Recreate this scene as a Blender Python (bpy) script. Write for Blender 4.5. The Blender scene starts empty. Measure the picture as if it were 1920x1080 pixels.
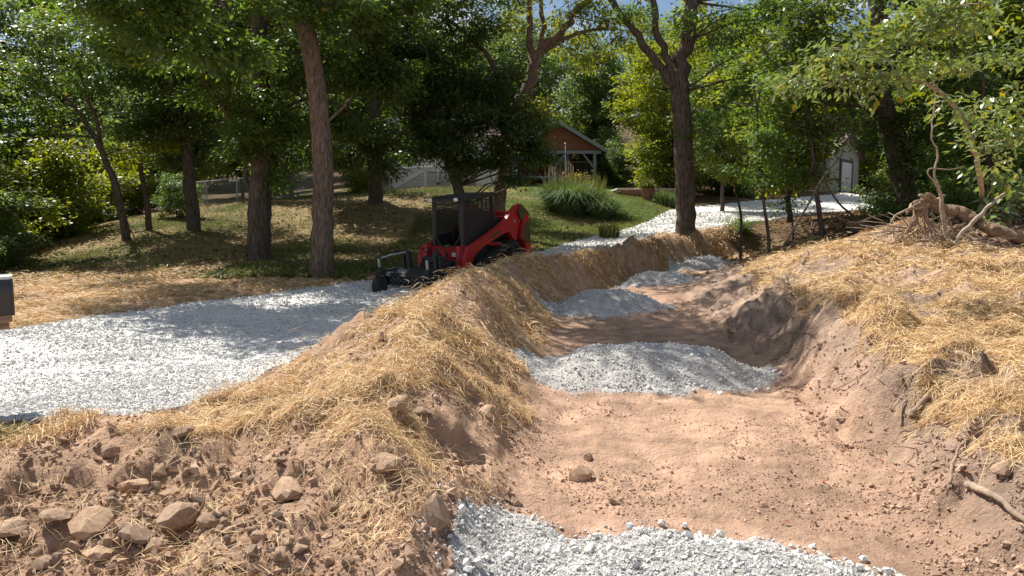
import bpy, bmesh, math, random
import numpy as np
from mathutils import Vector, Matrix
random.seed(7); RNG = np.random.default_rng(11)
SC = bpy.context.scene; C = SC.collection
# ---------------------------------------------------------------- camera, sky, sun, exposure
PITCH = math.radians(5.5); FPX = 1350.0; CAMZ = 1.6
cam = bpy.data.objects.new('camera', bpy.data.cameras.new('camera')); C.objects.link(cam)
cam.location = (0, 0, CAMZ); cam.rotation_euler = (math.pi/2-PITCH, 0, 0)
cam.data.sensor_width = 36; cam.data.lens = FPX/1920*36; cam.data.clip_start = 0.05; cam.data.clip_end = 1500
SC.camera = cam
SUNV = Vector((-0.62, 0.60, 1.12)).normalized()           # towards the sun: high, ahead and to the left
sun_el = math.asin(SUNV.z); sun_az = math.atan2(SUNV.x, SUNV.y)
world = bpy.data.worlds.new('World'); SC.world = world; world.use_nodes = True
wn = world.node_tree.nodes; wl = world.node_tree.links; wn.clear()
wo = wn.new('ShaderNodeOutputWorld'); bg = wn.new('ShaderNodeBackground'); sky = wn.new('ShaderNodeTexSky')
sky.sky_type = 'NISHITA'; sky.sun_disc = False; sky.sun_elevation = sun_el; sky.sun_rotation = sun_az
sky.air_density = 1.0; sky.dust_density = 0.6; sky.ozone_density = 1.5
bg.inputs['Strength'].default_value = 0.062
tc = wn.new('ShaderNodeTexCoord'); nz = wn.new('ShaderNodeTexNoise'); nz.inputs['Scale'].default_value = 3.2
nz.inputs['Detail'].default_value = 8; nz.inputs['Roughness'].default_value = 0.6
mp = wn.new('ShaderNodeMapping'); mp.inputs['Scale'].default_value = (1, 1, 2.6)
rp = wn.new('ShaderNodeValToRGB'); rp.color_ramp.elements[0].position = 0.50; rp.color_ramp.elements[1].position = 0.62
mx = wn.new('ShaderNodeMix'); mx.data_type = 'RGBA'; mx.inputs[7].default_value = (9, 9.3, 9.8, 1)
wl.new(tc.outputs['Generated'], mp.inputs['Vector']); wl.new(mp.outputs['Vector'], nz.inputs['Vector'])
wl.new(nz.outputs['Fac'], rp.inputs['Fac']); wl.new(rp.outputs['Color'], mx.inputs[0])
wl.new(sky.outputs['Color'], mx.inputs[6]); wl.new(mx.outputs[2], bg.inputs['Color']); wl.new(bg.outputs[0], wo.inputs[0])
sl = bpy.data.lights.new('sun', 'SUN'); sl.energy = 5.0; sl.angle = math.radians(0.5); sl.color = (1.0, 0.95, 0.87)
so = bpy.data.objects.new('sun', sl); C.objects.link(so); so.location = (-20, 20, 40)
so.rotation_euler = SUNV.to_track_quat('Z', 'Y').to_euler()
SC.view_settings.view_transform = 'Standard'; SC.view_settings.look = 'None'; SC.view_settings.gamma = 1
SC.view_settings.use_curve_mapping = False; SC.view_settings.exposure = 0.76

# ---------------------------------------------------------------- helpers
def tagp(o, label=None, cat=None, group=None, kind=None):
    if label: o['label'] = label
    if cat: o['category'] = cat
    if group: o['group'] = group
    if kind: o['kind'] = kind
    return o
def empty(name, loc, rz=0.0, label=None, cat=None, group=None):
    o = bpy.data.objects.new(name, None); C.objects.link(o); o.location = loc; o.rotation_euler = (0, 0, rz)
    o.empty_display_size = 0.2
    return tagp(o, label, cat, group)
def linkmesh(name, me, parent=None):
    o = bpy.data.objects.new(name, me); C.objects.link(o)
    if parent is not None: o.parent = parent
    return o
def npmesh(name, verts, faces, mats, smooth=False, attrs=None, midx=None):
    """verts (N,3); faces: (F,k) array; attrs {name: (N,) floats}"""
    me = bpy.data.meshes.new(name)
    verts = np.asarray(verts, dtype=np.float32); faces = np.asarray(faces, dtype=np.int32)
    k = faces.shape[1]
    me.vertices.add(len(verts)); me.vertices.foreach_set('co', verts.ravel())
    me.loops.add(faces.size); me.loops.foreach_set('vertex_index', faces.ravel())
    me.polygons.add(len(faces)); me.polygons.foreach_set('loop_start', np.arange(0, faces.size, k, dtype=np.int32))
    me.polygons.foreach_set('use_smooth', np.full(len(faces), smooth, dtype=bool))
    for m in (mats if isinstance(mats, (list, tuple)) else [mats]): me.materials.append(m)
    if midx is not None: me.polygons.foreach_set('material_index', np.asarray(midx, dtype=np.int32))
    if attrs:
        for an, av in attrs.items():
            av = np.asarray(av, dtype=np.float32)
            if av.ndim == 1:
                a = me.attributes.new(an, 'FLOAT', 'POINT'); a.data.foreach_set('value', av)
            else:
                a = me.attributes.new(an, 'FLOAT_COLOR', 'POINT')
                a.data.foreach_set('color', np.c_[av, np.ones(len(av))].astype(np.float32).ravel())
    me.update(calc_edges=True); me.validate()
    return me
class MB:
    """collects simple shapes for one mesh"""
    def __init__(s): s.v = []; s.f = []
    def add(s, vs, fs):
        n = len(s.v); s.v += [tuple(v) for v in vs]; s.f += [tuple(i+n for i in f) for f in fs]; return s
    def box(s, c, d, rot=None, taper=1.0, bev=0.0):
        hx, hy, hz = d[0]/2, d[1]/2, d[2]/2
        if bev > 0:
            b = min(bev, hx*.9, hy*.9, hz*.9); vs = []; idx = {}
            for sx in (-1, 1):
                for sy in (-1, 1):
                    for sz in (-1, 1):
                        for k in range(3):
                            p = [sx*hx, sy*hy, sz*hz]
                            for j in range(3):
                                if j != k: p[j] -= (sx, sy, sz)[j]*b
                            idx[(sx, sy, sz, k)] = len(vs); vs.append(p)
            fs = []
            I = idx
            for k in range(3):
                a, c2 = [j for j in range(3) if j != k]
                for sg in (-1, 1):
                    q = []
                    for u, w in ((-1, -1), (1, -1), (1, 1), (-1, 1)):
                        t = [0, 0, 0]; t[k] = sg; t[a] = u; t[c2] = w; q.append(I[(t[0], t[1], t[2], k)])
                    fs.append(q)
                for u in (-1, 1):
                    for w in (-1, 1):
                        t0 = [0, 0, 0]; t0[a] = u; t0[c2] = w; t1 = list(t0); t0[k] = -1; t1[k] = 1
                        fs.append([I[(*t0, a)], I[(*t1, a)], I[(*t1, c2)], I[(*t0, c2)]])
            for sx in (-1, 1):
                for sy in (-1, 1):
                    for sz in (-1, 1): fs.append([I[(sx, sy, sz, k)] for k in range(3)])
        else:
            vs = [(-hx, -hy, -hz), (hx, -hy, -hz), (hx, hy, -hz), (-hx, hy, -hz)] + \
                 [(-hx*taper, -hy*taper, hz), (hx*taper, -hy*taper, hz), (hx*taper, hy*taper, hz), (-hx*taper, hy*taper, hz)]
            fs = [(0, 3, 2, 1), (4, 5, 6, 7), (0, 1, 5, 4), (1, 2, 6, 5), (2, 3, 7, 6), (3, 0, 4, 7)]
        R = rot if rot is not None else Matrix.Identity(3)
        return s.add([Vector(c)+R@Vector(v) for v in vs], fs)
    def bar(s, a, b, w, h=None, up=(0, 0, 1)):
        a, b = Vector(a), Vector(b); h = h or w; d = b-a; L = d.length; d.normalize()
        u = Vector(up)
        if abs(d.dot(u)) > .98: u = Vector((1, 0, 0))
        x = d.cross(u).normalized(); z = x.cross(d)
        return s.box((a+b)/2, (w, L, h), Matrix((x, d, z)).transposed())
    def tube(s, pts, rad, n=8, cap=True):
        pts = [Vector(p) for p in pts]
        if not hasattr(rad, '__len__'): rad = [rad]*len(pts)
        rings = []; vs = []; fs = []; px = None
        for i, p in enumerate(pts):
            d = (pts[min(i+1, len(pts)-1)]-pts[max(i-1, 0)]).normalized()
            u = px if px is not None else (Vector((0, 0, 1)) if abs(d.z) < .9 else Vector((1, 0, 0)))
            x = (u-d*u.dot(d)); x = x.normalized() if x.length > 1e-6 else d.orthogonal().normalized(); y = d.cross(x); px = x
            for k in range(n):
                a = 2*math.pi*k/n; vs.append(p+(x*math.cos(a)+y*math.sin(a))*rad[i])
        for i in range(len(pts)-1):
            for k in range(n):
                fs.append((i*n+k, i*n+(k+1) % n, (i+1)*n+(k+1) % n, (i+1)*n+k))
        if cap: fs += [tuple(reversed(range(n))), tuple(range((len(pts)-1)*n, len(pts)*n))]
        return s.add(vs, fs)
    def prism(s, prof, x0, x1, axis=0):
        """profile of 2D points swept along an axis (0: profile is (y,z))"""
        n = len(prof); vs = []
        for xx in (x0, x1):
            for (a, b) in prof: vs.append({0: (xx, a, b), 1: (a, xx, b), 2: (a, b, xx)}[axis])
        fs = [tuple(range(n)), tuple(reversed(range(n, 2*n)))]+[(i, n+i, n+(i+1) % n, (i+1) % n) for i in range(n)]
        return s.add(vs, fs)
    def build(s, name, m, parent=None, smooth=False, bevel=0.0, recalc=True):
        me = bpy.data.meshes.new(name); me.from_pydata(s.v, [], s.f); me.materials.append(m)
        if recalc or bevel:
            bm = bmesh.new(); bm.from_mesh(me)
            if bevel:
                es = [e for e in bm.edges if len(e.link_faces) == 2 and e.calc_face_angle(0) > .5]
                bmesh.ops.bevel(bm, geom=es, offset=bevel, segments=2, affect='EDGES', clamp_overlap=True)
            bmesh.ops.recalc_face_normals(bm, faces=bm.faces)
            bm.to_mesh(me); bm.free()
        for p in me.polygons: p.use_smooth = smooth
        return linkmesh(name, me, parent)
# ---- value noise (numpy)
_P = RNG.random((256, 256)).astype(np.float64)
def vnoise(x, y, s=1.0, seed=0):
    x = np.asarray(x)/s+seed*17.37; y = np.asarray(y)/s+seed*9.11
    xi = np.floor(x).astype(int); yi = np.floor(y).astype(int); fx = x-xi; fy = y-yi
    fx = fx*fx*(3-2*fx); fy = fy*fy*(3-2*fy)
    a = _P[xi & 255, yi & 255]; b = _P[(xi+1) & 255, yi & 255]; c = _P[xi & 255, (yi+1) & 255]; d = _P[(xi+1) & 255, (yi+1) & 255]
    return (a*(1-fx)+b*fx)*(1-fy)+(c*(1-fx)+d*fx)*fy*1.0 - 0.5
def fbm(x, y, s, o=4, seed=0, g=.5):
    t = 0; a = 1
    for k in range(o): t = t+a*vnoise(x, y, s/(2**k), seed+k); a *= g
    return t
# ---------------------------------------------------------------- terrain
cp_, sp_ = math.cos(PITCH), math.sin(PITCH)
def ray(px, py):
    dx = (px-960)/FPX; v = (540-py)/FPX
    return Vector((dx, cp_+v*sp_, -sp_+v*cp_))
def W(px, py, z=None, y=None):
    """world point on the ray of a pixel of the photograph, at height z or at distance y"""
    r = ray(px, py); t = (z-CAMZ)/r.z if z is not None else y/r.y
    return Vector((r.x*t, r.y*t, CAMZ+r.z*t))
def line(pts):
    out = []
    for p in pts:
        q = W(p[0], p[1], z=p[2]) if len(p) == 3 else Vector((p[0], p[1], p[2]))   # 4-tuples are world points already
        out.append((q.x, q.y, q.z))
    out.sort(key=lambda q: q[1]); return np.array(out)
L_roadL = line([(-22, 7.0, .0, 0), (-12, 9.0, .0, 0), (0, 622, 0.0), (200, 594, 0.0), (400, 566, 0.02), (560, 545, .03), (700, 529, .08),
                (860, 500, .3), (1000, 476, .55), (1100, 450, .86), (5.4, 29.7, 1.36, 0), (8.0, 36, 2.0, 0), (13.7, 42, 2.6, 0), (27, 53, 3.45, 0), (60, 80, 5.5, 0)])
L_roadR = line([(-22, 5.2, .0, 0), (0, 801, .0), (120, 797, .0), (360, 768, .02), (500, 705, .03), (585, 660, .03), (-2.0, 9.5, .03, 0), (-1.6, 12, .05, 0), (-1.0, 14.5, .12, 0),
                (-.25, 16.6, .3, 0), (1.0, 18.2, .5, 0), (2.7, 20.0, .7, 0), (5.3, 24.3, 1.0, 0), (9.5, 29, 1.40, 0), (13.2, 33, 1.73, 0), (22, 40, 2.3, 0), (34, 44, 2.9, 0), (60, 55, 4, 0)])
L_crest = line([(760, 1300, -.25), (790, 1080, .0), (770, 960, .10), (740, 840, .24), (745, 740, .36), (765, 650, .52), (815, 580, .62), (880, 532, .63), (930, 506, .63), (985, 486, .68),
                (1130, 470, .76), (1250, 447, 1.0), (6.0, 23.3, 1.12, 0), (8.6, 26.4, 1.3, 0), (11, 29.0, 1.45, 0)])
L_floorL = line([(890, 1300, -.25), (905, 1080, -.22), (960, 1000, -.3), (1000, 900, -.32), (1020, 800, -.3), (1015, 700, -.3), (1035, 640, -.28), (1030, 580, -.22), (1100, 540, -.07), (1190, 513, .08),
                 (1330, 487, .32), (1420, 470, .5)])
L_floorR = line([(1780, 1300, -.3), (1760, 1080, -.3), (1620, 900, -.3), (1490, 750, -.3), (1440, 670, -.28), (1330, 620, -.24), (1275, 580, -.14), (1265, 548, 0.0), (1320, 515, .13), (1400, 488, .36), (1450, 472, .52)])
L_bankR = line([(2350, 1300, -.1), (2100, 1080, -.02), (1880, 900, .0), (1740, 770, .12), (1620, 680, .22), (1490, 590, .27), (1455, 545, .36), (1430, 510, .48), (1450, 482, .62), (1490, 462, .8)])
pts = []
def resample(L, n=.8, dz=0.0, dx=0.0):
    d = np.r_[0, np.cumsum(np.hypot(np.diff(L[:, 0]), np.diff(L[:, 1])))]
    s = np.arange(0, d[-1], n) if d[-1]/n < 90 else np.linspace(0, d[-1], 90)
    return [(np.interp(t, d, L[:, 0])+dx, np.interp(t, d, L[:, 1]), np.interp(t, d, L[:, 2])+dz) for t in s]
for L in (L_roadL, L_roadR): pts += resample(L, .9)
for L in (L_crest, L_floorL, L_floorR, L_bankR): pts += resample(L, .7)
for yy in np.arange(2.7, 24, .7):
    a0 = np.interp(yy, L_floorL[:, 1], L_floorL[:, 0]); a1 = np.interp(yy, L_floorR[:, 1], L_floorR[:, 0]); z0 = np.interp(yy, L_floorL[:, 1], L_floorL[:, 2]); z1 = np.interp(yy, L_floorR[:, 1], L_floorR[:, 2])
    for t in ((.2, .4, .6, .8) if yy < 16 else (.33, .67)): pts.append((a0+(a1-a0)*t, yy, z0*(1-t)+z1*t-.05*(1-(2*t-1)**2)))
pts += [(a-.22, b, c-.03) for a, b, c in resample(L_crest, .9)]      # rounded crest
def cpt(px, py, z=None, y=None): q = W(px, py, z=z, y=y); pts.append((q.x, q.y, q.z))
for a in [(0, 515, .06), (250, 517, .08), (487, 487, .42), (603, 518, .2), (120, 490, .25), (362, 437, 1.08), (235, 458, .75), (450, 450, .82), (900, 440, 1.02), (1010, 440, 1.05),
          (560, 470, .6), (700, 440, .98), (640, 500, .32), (800, 460, .72),
          # right bank
          (1920, 760, .26), (1800, 640, .42), (1920, 600, .52), (1640, 560, .50), (1540, 500, .70), (1700, 500, .78), (1900, 510, .86),
          # near left spoil slope
          (650, 1080, -.02), (450, 1080, -.10), (200, 1080, -.16), (0, 1080, -.2), (600, 900, .10), (400, 900, .02), (200, 900, -.02), (0, 930, -.04), (520, 800, .13),
          (620, 730, .25), (350, 830, .05), (150, 850, .02), (0, 850, .02), (700, 640, .38), (640, 680, .22), (760, 585, .42)]: cpt(*a)
for a in [(1100, 425, 30), (240, 412, 30), (330, 394, 33), (450, 380, 35), (560, 376, 36), (705, 378, 33), (820, 352, 39), (940, 350, 42), (1100, 367, 36), (1200, 376, 36), (1000, 395, 32),
          (1720, 425, 15), (1620, 448, 17), (1800, 445, 14.5), (1920, 470, 13), (1900, 430, 16), (1540, 436, 21), (1640, 420, 21), (1780, 405, 21), (1500, 425, 25),
          (1700, 395, 28), (1900, 380, 28), (1850, 372, 36), (80, 440, 30), (-60, 440, 34)]: cpt(a[0], a[1], y=a[2])
for a in [(-5, 60, 5.0), (-25, 60, 3.0), (-45, 60, 3.5), (-60, 20, 1), (-30, 20, .3), (-30, 40, 1.2), (10, 60, 5.2), (30, 66, 4.8), (50, 60, 5), (60, 30, 4.5), (30, 30, 3.6), (20, 20, 2.5), (20, 8, 1.5), (40, 5, 2.5),
          (60, -20, 2), (-60, -20, -.5), (-8, 1, -.35), (-20, 2, -.3), (0, -10, -.3), (6, 1, .25), (9, 3, .6), (9, 6, .75), (12, 10, 1.2), (-60, 100, 10), (0, 100, 11), (60, 100, 12),
          (-100, 160, 22), (0, 160, 24), (100, 160, 24), (0, 320, 40), (-200, 300, 40), (200, 300, 40), (200, 0, 8), (-200, 0, -2), (0, -200, -2)]: pts.append(a)
PT = np.array(pts)
# drop near-duplicates
keep = []
for i in range(len(PT)):
    if all(math.hypot(PT[i, 0]-PT[j, 0], PT[i, 1]-PT[j, 1]) > .12 for j in keep): keep.append(i)
PT = PT[keep]
def phi(r): return np.sqrt(r*r+.04)
D = np.hypot(PT[:, None, 0]-PT[None, :, 0], PT[:, None, 1]-PT[None, :, 1])
n = len(PT); A = np.zeros((n+3, n+3)); A[:n, :n] = -phi(D)+np.eye(n)*-.01; A[:n, n] = 1; A[:n, n+1:] = PT[:, :2]; A[n, :n] = 1; A[n+1:, :n] = PT[:, :2].T
COEF = np.linalg.solve(A, np.r_[PT[:, 2], 0, 0, 0])
def h_exact(x, y):
    x = np.asarray(x, float).ravel(); y = np.asarray(y, float).ravel(); out = np.empty(len(x))
    for i in range(0, len(x), 20000):
        xx = x[i:i+20000, None]; yy = y[i:i+20000, None]
        out[i:i+20000] = -phi(np.hypot(xx-PT[None, :, 0], yy-PT[None, :, 1]))@COEF[:n]+COEF[n]+xx[:, 0]*COEF[n+1]+yy[:, 0]*COEF[n+2]
    return out
LX0, LX1, LY0, LY1, LS = -24., 24., -1., 40., .1
_gx = np.arange(LX0, LX1+LS, LS); _gy = np.arange(LY0, LY1+LS, LS); _GX, _GY = np.meshgrid(_gx, _gy, indexing='ij')
LUT = h_exact(_GX, _GY).reshape(_GX.shape)
LX2 = np.arange(-140, 141, 2.); LY2 = np.arange(-100, 221, 2.); _GX2, _GY2 = np.meshgrid(LX2, LY2, indexing='ij'); LUT2 = h_exact(_GX2, _GY2).reshape(_GX2.shape)
def bil(T, x, y, x0, y0, s):
    u = np.clip((x-x0)/s, 0, T.shape[0]-1.001); v = np.clip((y-y0)/s, 0, T.shape[1]-1.001); i = u.astype(int); j = v.astype(int); a = u-i; b = v-j
    return (T[i, j]*(1-a)+T[i+1, j]*a)*(1-b)+(T[i, j+1]*(1-a)+T[i+1, j+1]*a)*b
def base_h(x, y):
    inn = (x > LX0) & (x < LX1-.2) & (y > LY0) & (y < LY1-.2)
    return np.where(inn, bil(LUT, x, y, LX0, LY0, LS), bil(LUT2, x, y, -140, -100, 2.))
def sstep(a, b, x): t = np.clip((x-a)/(b-a), 0, 1); return t*t*(3-2*t)
def lx(L, y): return np.interp(y, L[:, 1], L[:, 0])
def road_mask(x, y):
    w = .16*fbm(x, y, .5, 3, 5)
    return (x+w > lx(L_roadL, y)) & (x+w < lx(L_roadR, y)) & (y > 5.2)
def rut(x, y):
    u = (x-lx(L_roadL, y))/(lx(L_roadR, y)-lx(L_roadL, y)+.01)+.06*fbm(x, y, 2, 2, 161); return (np.exp(-((u-.33)/.07)**2)+np.exp(-((u-.72)/.07)**2))*(y > 6.2)
DAMS = [(.98, 3.05, 1.27, 1.22, .13), (1.62, 8.75, 1.68, 1.10, .34), (1.85, 14.3, 1.30, 1.05, .34), (3.65, 17.9, 1.05, .75, .24), (5.45, 20.8, .95, .72, .28)]
TIP = (.02, 3.72, .36, .76, .03)
def dam_bump(x, y):
    t = np.zeros_like(x)
    for (cx, cy, rx, ry, hh) in DAMS+[TIP]:
        r = np.sqrt(((x-cx)/rx)**2+((y-cy)/ry)**2)+.18*fbm(x, y, .6, 3, 3)
        t = np.maximum(t, hh*sstep(1.0, .25, r)+.02*(r < 1))
    return t
def dam_mask(x, y):
    m = np.zeros(x.shape, bool)
    for (cx, cy, rx, ry, hh) in DAMS+[TIP]: m |= (np.sqrt(((x-cx)/rx)**2+((y-cy)/ry)**2)+.18*fbm(x, y, .6, 3, 3)+.07*fbm(x, y, .15, 2, 8)) < .97
    return m
def earth_zone(x, y):
    """1 where the digging left rough earth (berm and banks), 0 on the smooth ditch floor"""
    fl = lx(L_floorL, y); fr = lx(L_floorR, y)
    return np.maximum(sstep(.05, -.45, x-fl), sstep(-.05, .6, x-fr))
def H(x, y):
    x = np.asarray(x, float); y = np.asarray(y, float); z = base_h(x, y)
    rd = road_mask(x, y); ez = earth_zone(x, y); near = sstep(30, 22, y)*sstep(14, 8, np.abs(x-2)); dig = near*(~rd)*sstep(-.3, .5, x-lx(L_roadR, y)*1.0+(y < 5.4)*3)
    z = z+dig*ez*((.24+.08*(x > 2.5)*(y < 14)-.13*sstep(12, 16, y))*fbm(x, y, .9, 4, 21)+.17*np.abs(fbm(x, y, .33, 3, 31))+.07*np.abs(fbm(x, y, .13, 3, 35))*sstep(11, 7, y)-.10*sstep(.12, .32, fbm(x, y, .7, 3, 37))*(y < 9))
    fr_ = lx(L_floorR, y); bk_ = lx(L_bankR, y); band = sstep(fr_-.05, fr_+.2, x)*sstep(bk_+.9, bk_+.2, x)*sstep(17, 13, y)*sstep(3.4, 4.6, y)
    z = z+dig*band*(.10*sstep(.35, .75, (x-fr_)/(bk_-fr_+.25)+.5*fbm(x, y, .5, 3, 151))-.05-.16*sstep(.06, .26, fbm(x, y, .42, 3, 153))+.10*np.abs(fbm(x, y, .16, 2, 155)))
    tm = np.exp(-(((x-lx(L_floorL, y)-.85)/.17)**2)**2)+np.exp(-(((x-lx(L_floorL, y)-2.0)/.17)**2)**2)
    z = z+dig*(1-ez)*tm*(.015*np.sin(y*2*np.pi/.15+.8*fbm(x, y, .8, 2, 157))-.006)*sstep(-.05, .2, fbm(x, y, 1.4, 2, 159))*(y < 9)
    z = z+dig*(1-ez)*(.055*fbm(x, y, .8, 4, 41)+.028*fbm(x*.6, y*1.3, .14, 3, 44)+.02*np.abs(fbm(x, y, .07, 2, 45))*(y < 9)+.022*fbm(x*.3, y*2.0, .13, 2, 48)*sstep(-.1, .25, fbm(x, y, 1.6, 2, 49))+.012*np.sin(x*9.5+2*fbm(x, y, 1, 2, 46))*sstep(.0, .3, fbm(x, y, 1.1, 2, 47)))
    z = z+.03*fbm(x, y, 1.2, 3, 51)*sstep(0, 1, np.abs(x))+np.where(rd, .03*fbm(x, y, .25, 3, 61)+.03+.02*fbm(x, y, .9, 2, 63)-.035*rut(x, y), 0)
    z = z+.5*fbm(x, y, 6, 3, 71)*sstep(40, 60, y)
    return z+dam_bump(x, y)
def Hs(x, y): return float(H(np.array([x]), np.array([y]))[0])
def G(px, py, far=80):
    """ground point under a pixel of the photograph"""
    r = ray(px, py); ys = np.exp(np.linspace(math.log(2.), math.log(far), 900)); t = ys/r.y
    X = r.x*t; Z = CAMZ+r.z*t; hh = H(X, ys); b = np.nonzero(Z < hh)[0]
    i = b[0] if len(b) else len(ys)-1
    return Vector((X[i], ys[i], hh[i]))
def up(x, y, z=0.0): return Vector((x, y, Hs(x, y)+z))
def gnormal(x, y, e=.05):
    return np.stack([-(H(x+e, y)-H(x-e, y))/(2*e), -(H(x, y+e)-H(x, y-e))/(2*e), np.ones_like(x)], 1)
def inpoly(x, y, poly):
    c = np.zeros(np.shape(x), bool); n = len(poly)
    for i in range(n):
        x1, y1 = poly[i]; x2, y2 = poly[(i+1) % n]
        if y1 == y2: continue
        c ^= ((y1 > y) != (y2 > y)) & (x < (x2-x1)*(y-y1)/(y2-y1)+x1)
    return c
def pxpoly(ps): return [(g.x, g.y) for g in (W(a, b, z=z) for a, b, z in ps)]
# ---------------------------------------------------------------- materials
def mat(name, c1, c2=None, scale=4.0, rough=.8, bump=.0, bscale=40.0, attr=None, spec=.3, metal=0.0, detail=6, stretch=(1, 1, 1), trans=0.0, tint=None, bdist=.02, tcol=None):
    m = bpy.data.materials.new(name); m.use_nodes = True; N = m.node_tree.nodes; Lk = m.node_tree.links
    b = N['Principled BSDF']; b.inputs['Roughness'].default_value = rough; b.inputs['Metallic'].default_value = metal
    b.inputs['Specular IOR Level'].default_value = spec
    c2 = c2 or tuple(v*.7 for v in c1)
    t = N.new('ShaderNodeTexCoord'); mpn = N.new('ShaderNodeMapping'); mpn.inputs['Scale'].default_value = stretch
    Lk.new(t.outputs['Object'], mpn.inputs['Vector'])
    no = N.new('ShaderNodeTexNoise'); no.inputs['Scale'].default_value = scale; no.inputs['Detail'].default_value = detail; no.inputs['Roughness'].default_value = .62
    Lk.new(mpn.outputs[0], no.inputs['Vector'])
    mr = N.new('ShaderNodeMapRange'); mr.inputs['From Min'].default_value = .34; mr.inputs['From Max'].default_value = .66
    Lk.new(no.outputs['Fac'], mr.inputs['Value'])
    mixn = N.new('ShaderNodeMix'); mixn.data_type = 'RGBA'; mixn.inputs[6].default_value = (*c1, 1); mixn.inputs[7].default_value = (*c2, 1)
    fac = mr.outputs[0]
    if attr:
        at = N.new('ShaderNodeAttribute'); at.attribute_name = attr
        ad = N.new('ShaderNodeMath'); ad.operation = 'MULTIPLY_ADD'; ad.inputs[1].default_value = .35
        Lk.new(mr.outputs[0], ad.inputs[0]); m2 = N.new('ShaderNodeMath'); m2.operation = 'MULTIPLY'; m2.inputs[1].default_value = .75; m2.use_clamp = True
        Lk.new(at.outputs['Fac'], m2.inputs[0]); Lk.new(m2.outputs[0], ad.inputs[2]); fac = ad.outputs[0]
    Lk.new(fac, mixn.inputs[0]); col = mixn.outputs[2]
    if tint:
        at = N.new('ShaderNodeAttribute'); at.attribute_name = tint
        mu = N.new('ShaderNodeMix'); mu.data_type = 'RGBA'; mu.blend_type = 'MULTIPLY'; mu.inputs[0].default_value = 1
        Lk.new(col, mu.inputs[6]); Lk.new(at.outputs['Color'], mu.inputs[7]); col = mu.outputs[2]
    Lk.new(col, b.inputs['Base Color'])
    if bump:
        bn = N.new('ShaderNodeTexNoise'); bn.inputs['Scale'].default_value = bscale; bn.inputs['Detail'].default_value = 6; bn.inputs['Roughness'].default_value = .7
        Lk.new(mpn.outputs[0], bn.inputs['Vector']); bu = N.new('ShaderNodeBump'); bu.inputs['Strength'].default_value = bump; bu.inputs['Distance'].default_value = bdist
        Lk.new(bn.outputs['Fac'], bu.inputs['Height']); Lk.new(bu.outputs[0], b.inputs['Normal'])
    if trans:
        tr = N.new('ShaderNodeBsdfTranslucent'); ms = N.new('ShaderNodeMixShader'); ms.inputs[0].default_value = trans
        g = N.new('ShaderNodeMix'); g.data_type = 'RGBA'; g.blend_type = 'MULTIPLY'; g.inputs[0].default_value = 1; g.inputs[7].default_value = (*(tcol or (1.5, 1.35, .45)), 1)
        g.clamp_result = False
        Lk.new(col, g.inputs[6]); Lk.new(g.outputs[2], tr.inputs['Color']); Lk.new(b.outputs[0], ms.inputs[1]); Lk.new(tr.outputs[0], ms.inputs[2])
        Lk.new(ms.outputs[0], N['Material Output'].inputs['Surface'])
    return m
def solid(name, c, rough=.5, metal=0.0, spec=.5, var=.85, scale=6, bump=0.0, bscale=60):
    return mat(name, c, tuple(v*var for v in c), scale=scale, rough=rough, metal=metal, spec=spec, bump=bump, bscale=bscale)
M = {}
M['earth'] = mat('earth', (1.14, 1.1, 1.06), (.66, .64, .62), scale=4, rough=.95, bump=1.0, bscale=22, spec=.1, tint='tint', detail=12, bdist=.05)
M['gravel_bed'] = mat('gravel_bed', (.74, .72, .67), (.58, .565, .54), scale=14, rough=.95, bump=1, bscale=30, spec=.1, bdist=.03)
M['stone'] = mat('crushed_limestone', (.75, .73, .69), (.46, .455, .44), scale=9, rough=.9, bump=.3, bscale=90, spec=.15, attr='v')
M['clod'] = mat('earth_clod', (.58, .40, .285), (.36, .24, .17), scale=8, rough=.95, bump=.7, bscale=60, spec=.1, attr='v')
M['crumb'] = mat('earth_crumb', (.56, .385, .275), (.36, .245, .17), scale=8, rough=.95, spec=.1, attr='v')
M['rock'] = mat('field_rock', (.60, .45, .33), (.40, .285, .20), scale=4, rough=.9, bump=.7, bscale=24, spec=.15, detail=9)
M['straw'] = mat('straw', (.86, .665, .385), (.40, .245, .11), scale=2, rough=.6, spec=.35, attr='v', trans=.12, tcol=(1.2, 1, .6))
M['grass'] = mat('grass', (.13, .19, .04), (.18, .16, .065), scale=1.5, rough=.6, spec=.3, attr='v', trans=.3)
M['lawn'] = mat('lawn_soil', (1.1, 1.1, 1.0), (.7, .7, .65), scale=3, rough=.95, bump=.6, bscale=20, spec=.1, tint='tint', detail=9)
M['litter'] = mat('leaf_litter', (.34, .22, .11), (.16, .09, .045), scale=3, rough=.8, attr='v', trans=.15, tcol=(1, 1, 1))
def vary(m, lo, hi):
    N = m.node_tree.nodes; Lk = m.node_tree.links; b = N['Principled BSDF']; l = b.inputs['Base Color'].links[0]; src = l.from_socket
    oi = N.new('ShaderNodeObjectInfo'); r = N.new('ShaderNodeValToRGB'); r.color_ramp.elements[0].color = (*lo, 1); r.color_ramp.elements[1].color = (*hi, 1)
    mu = N.new('ShaderNodeMix'); mu.data_type = 'RGBA'; mu.blend_type = 'MULTIPLY'; mu.inputs[0].default_value = 1
    Lk.new(oi.outputs['Random'], r.inputs[0]); Lk.new(src, mu.inputs[6]); Lk.new(r.outputs[0], mu.inputs[7]); Lk.new(mu.outputs[2], b.inputs['Base Color'])
vary(M['rock'], (.68, .66, .66), (1.15, 1.05, .95))
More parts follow.
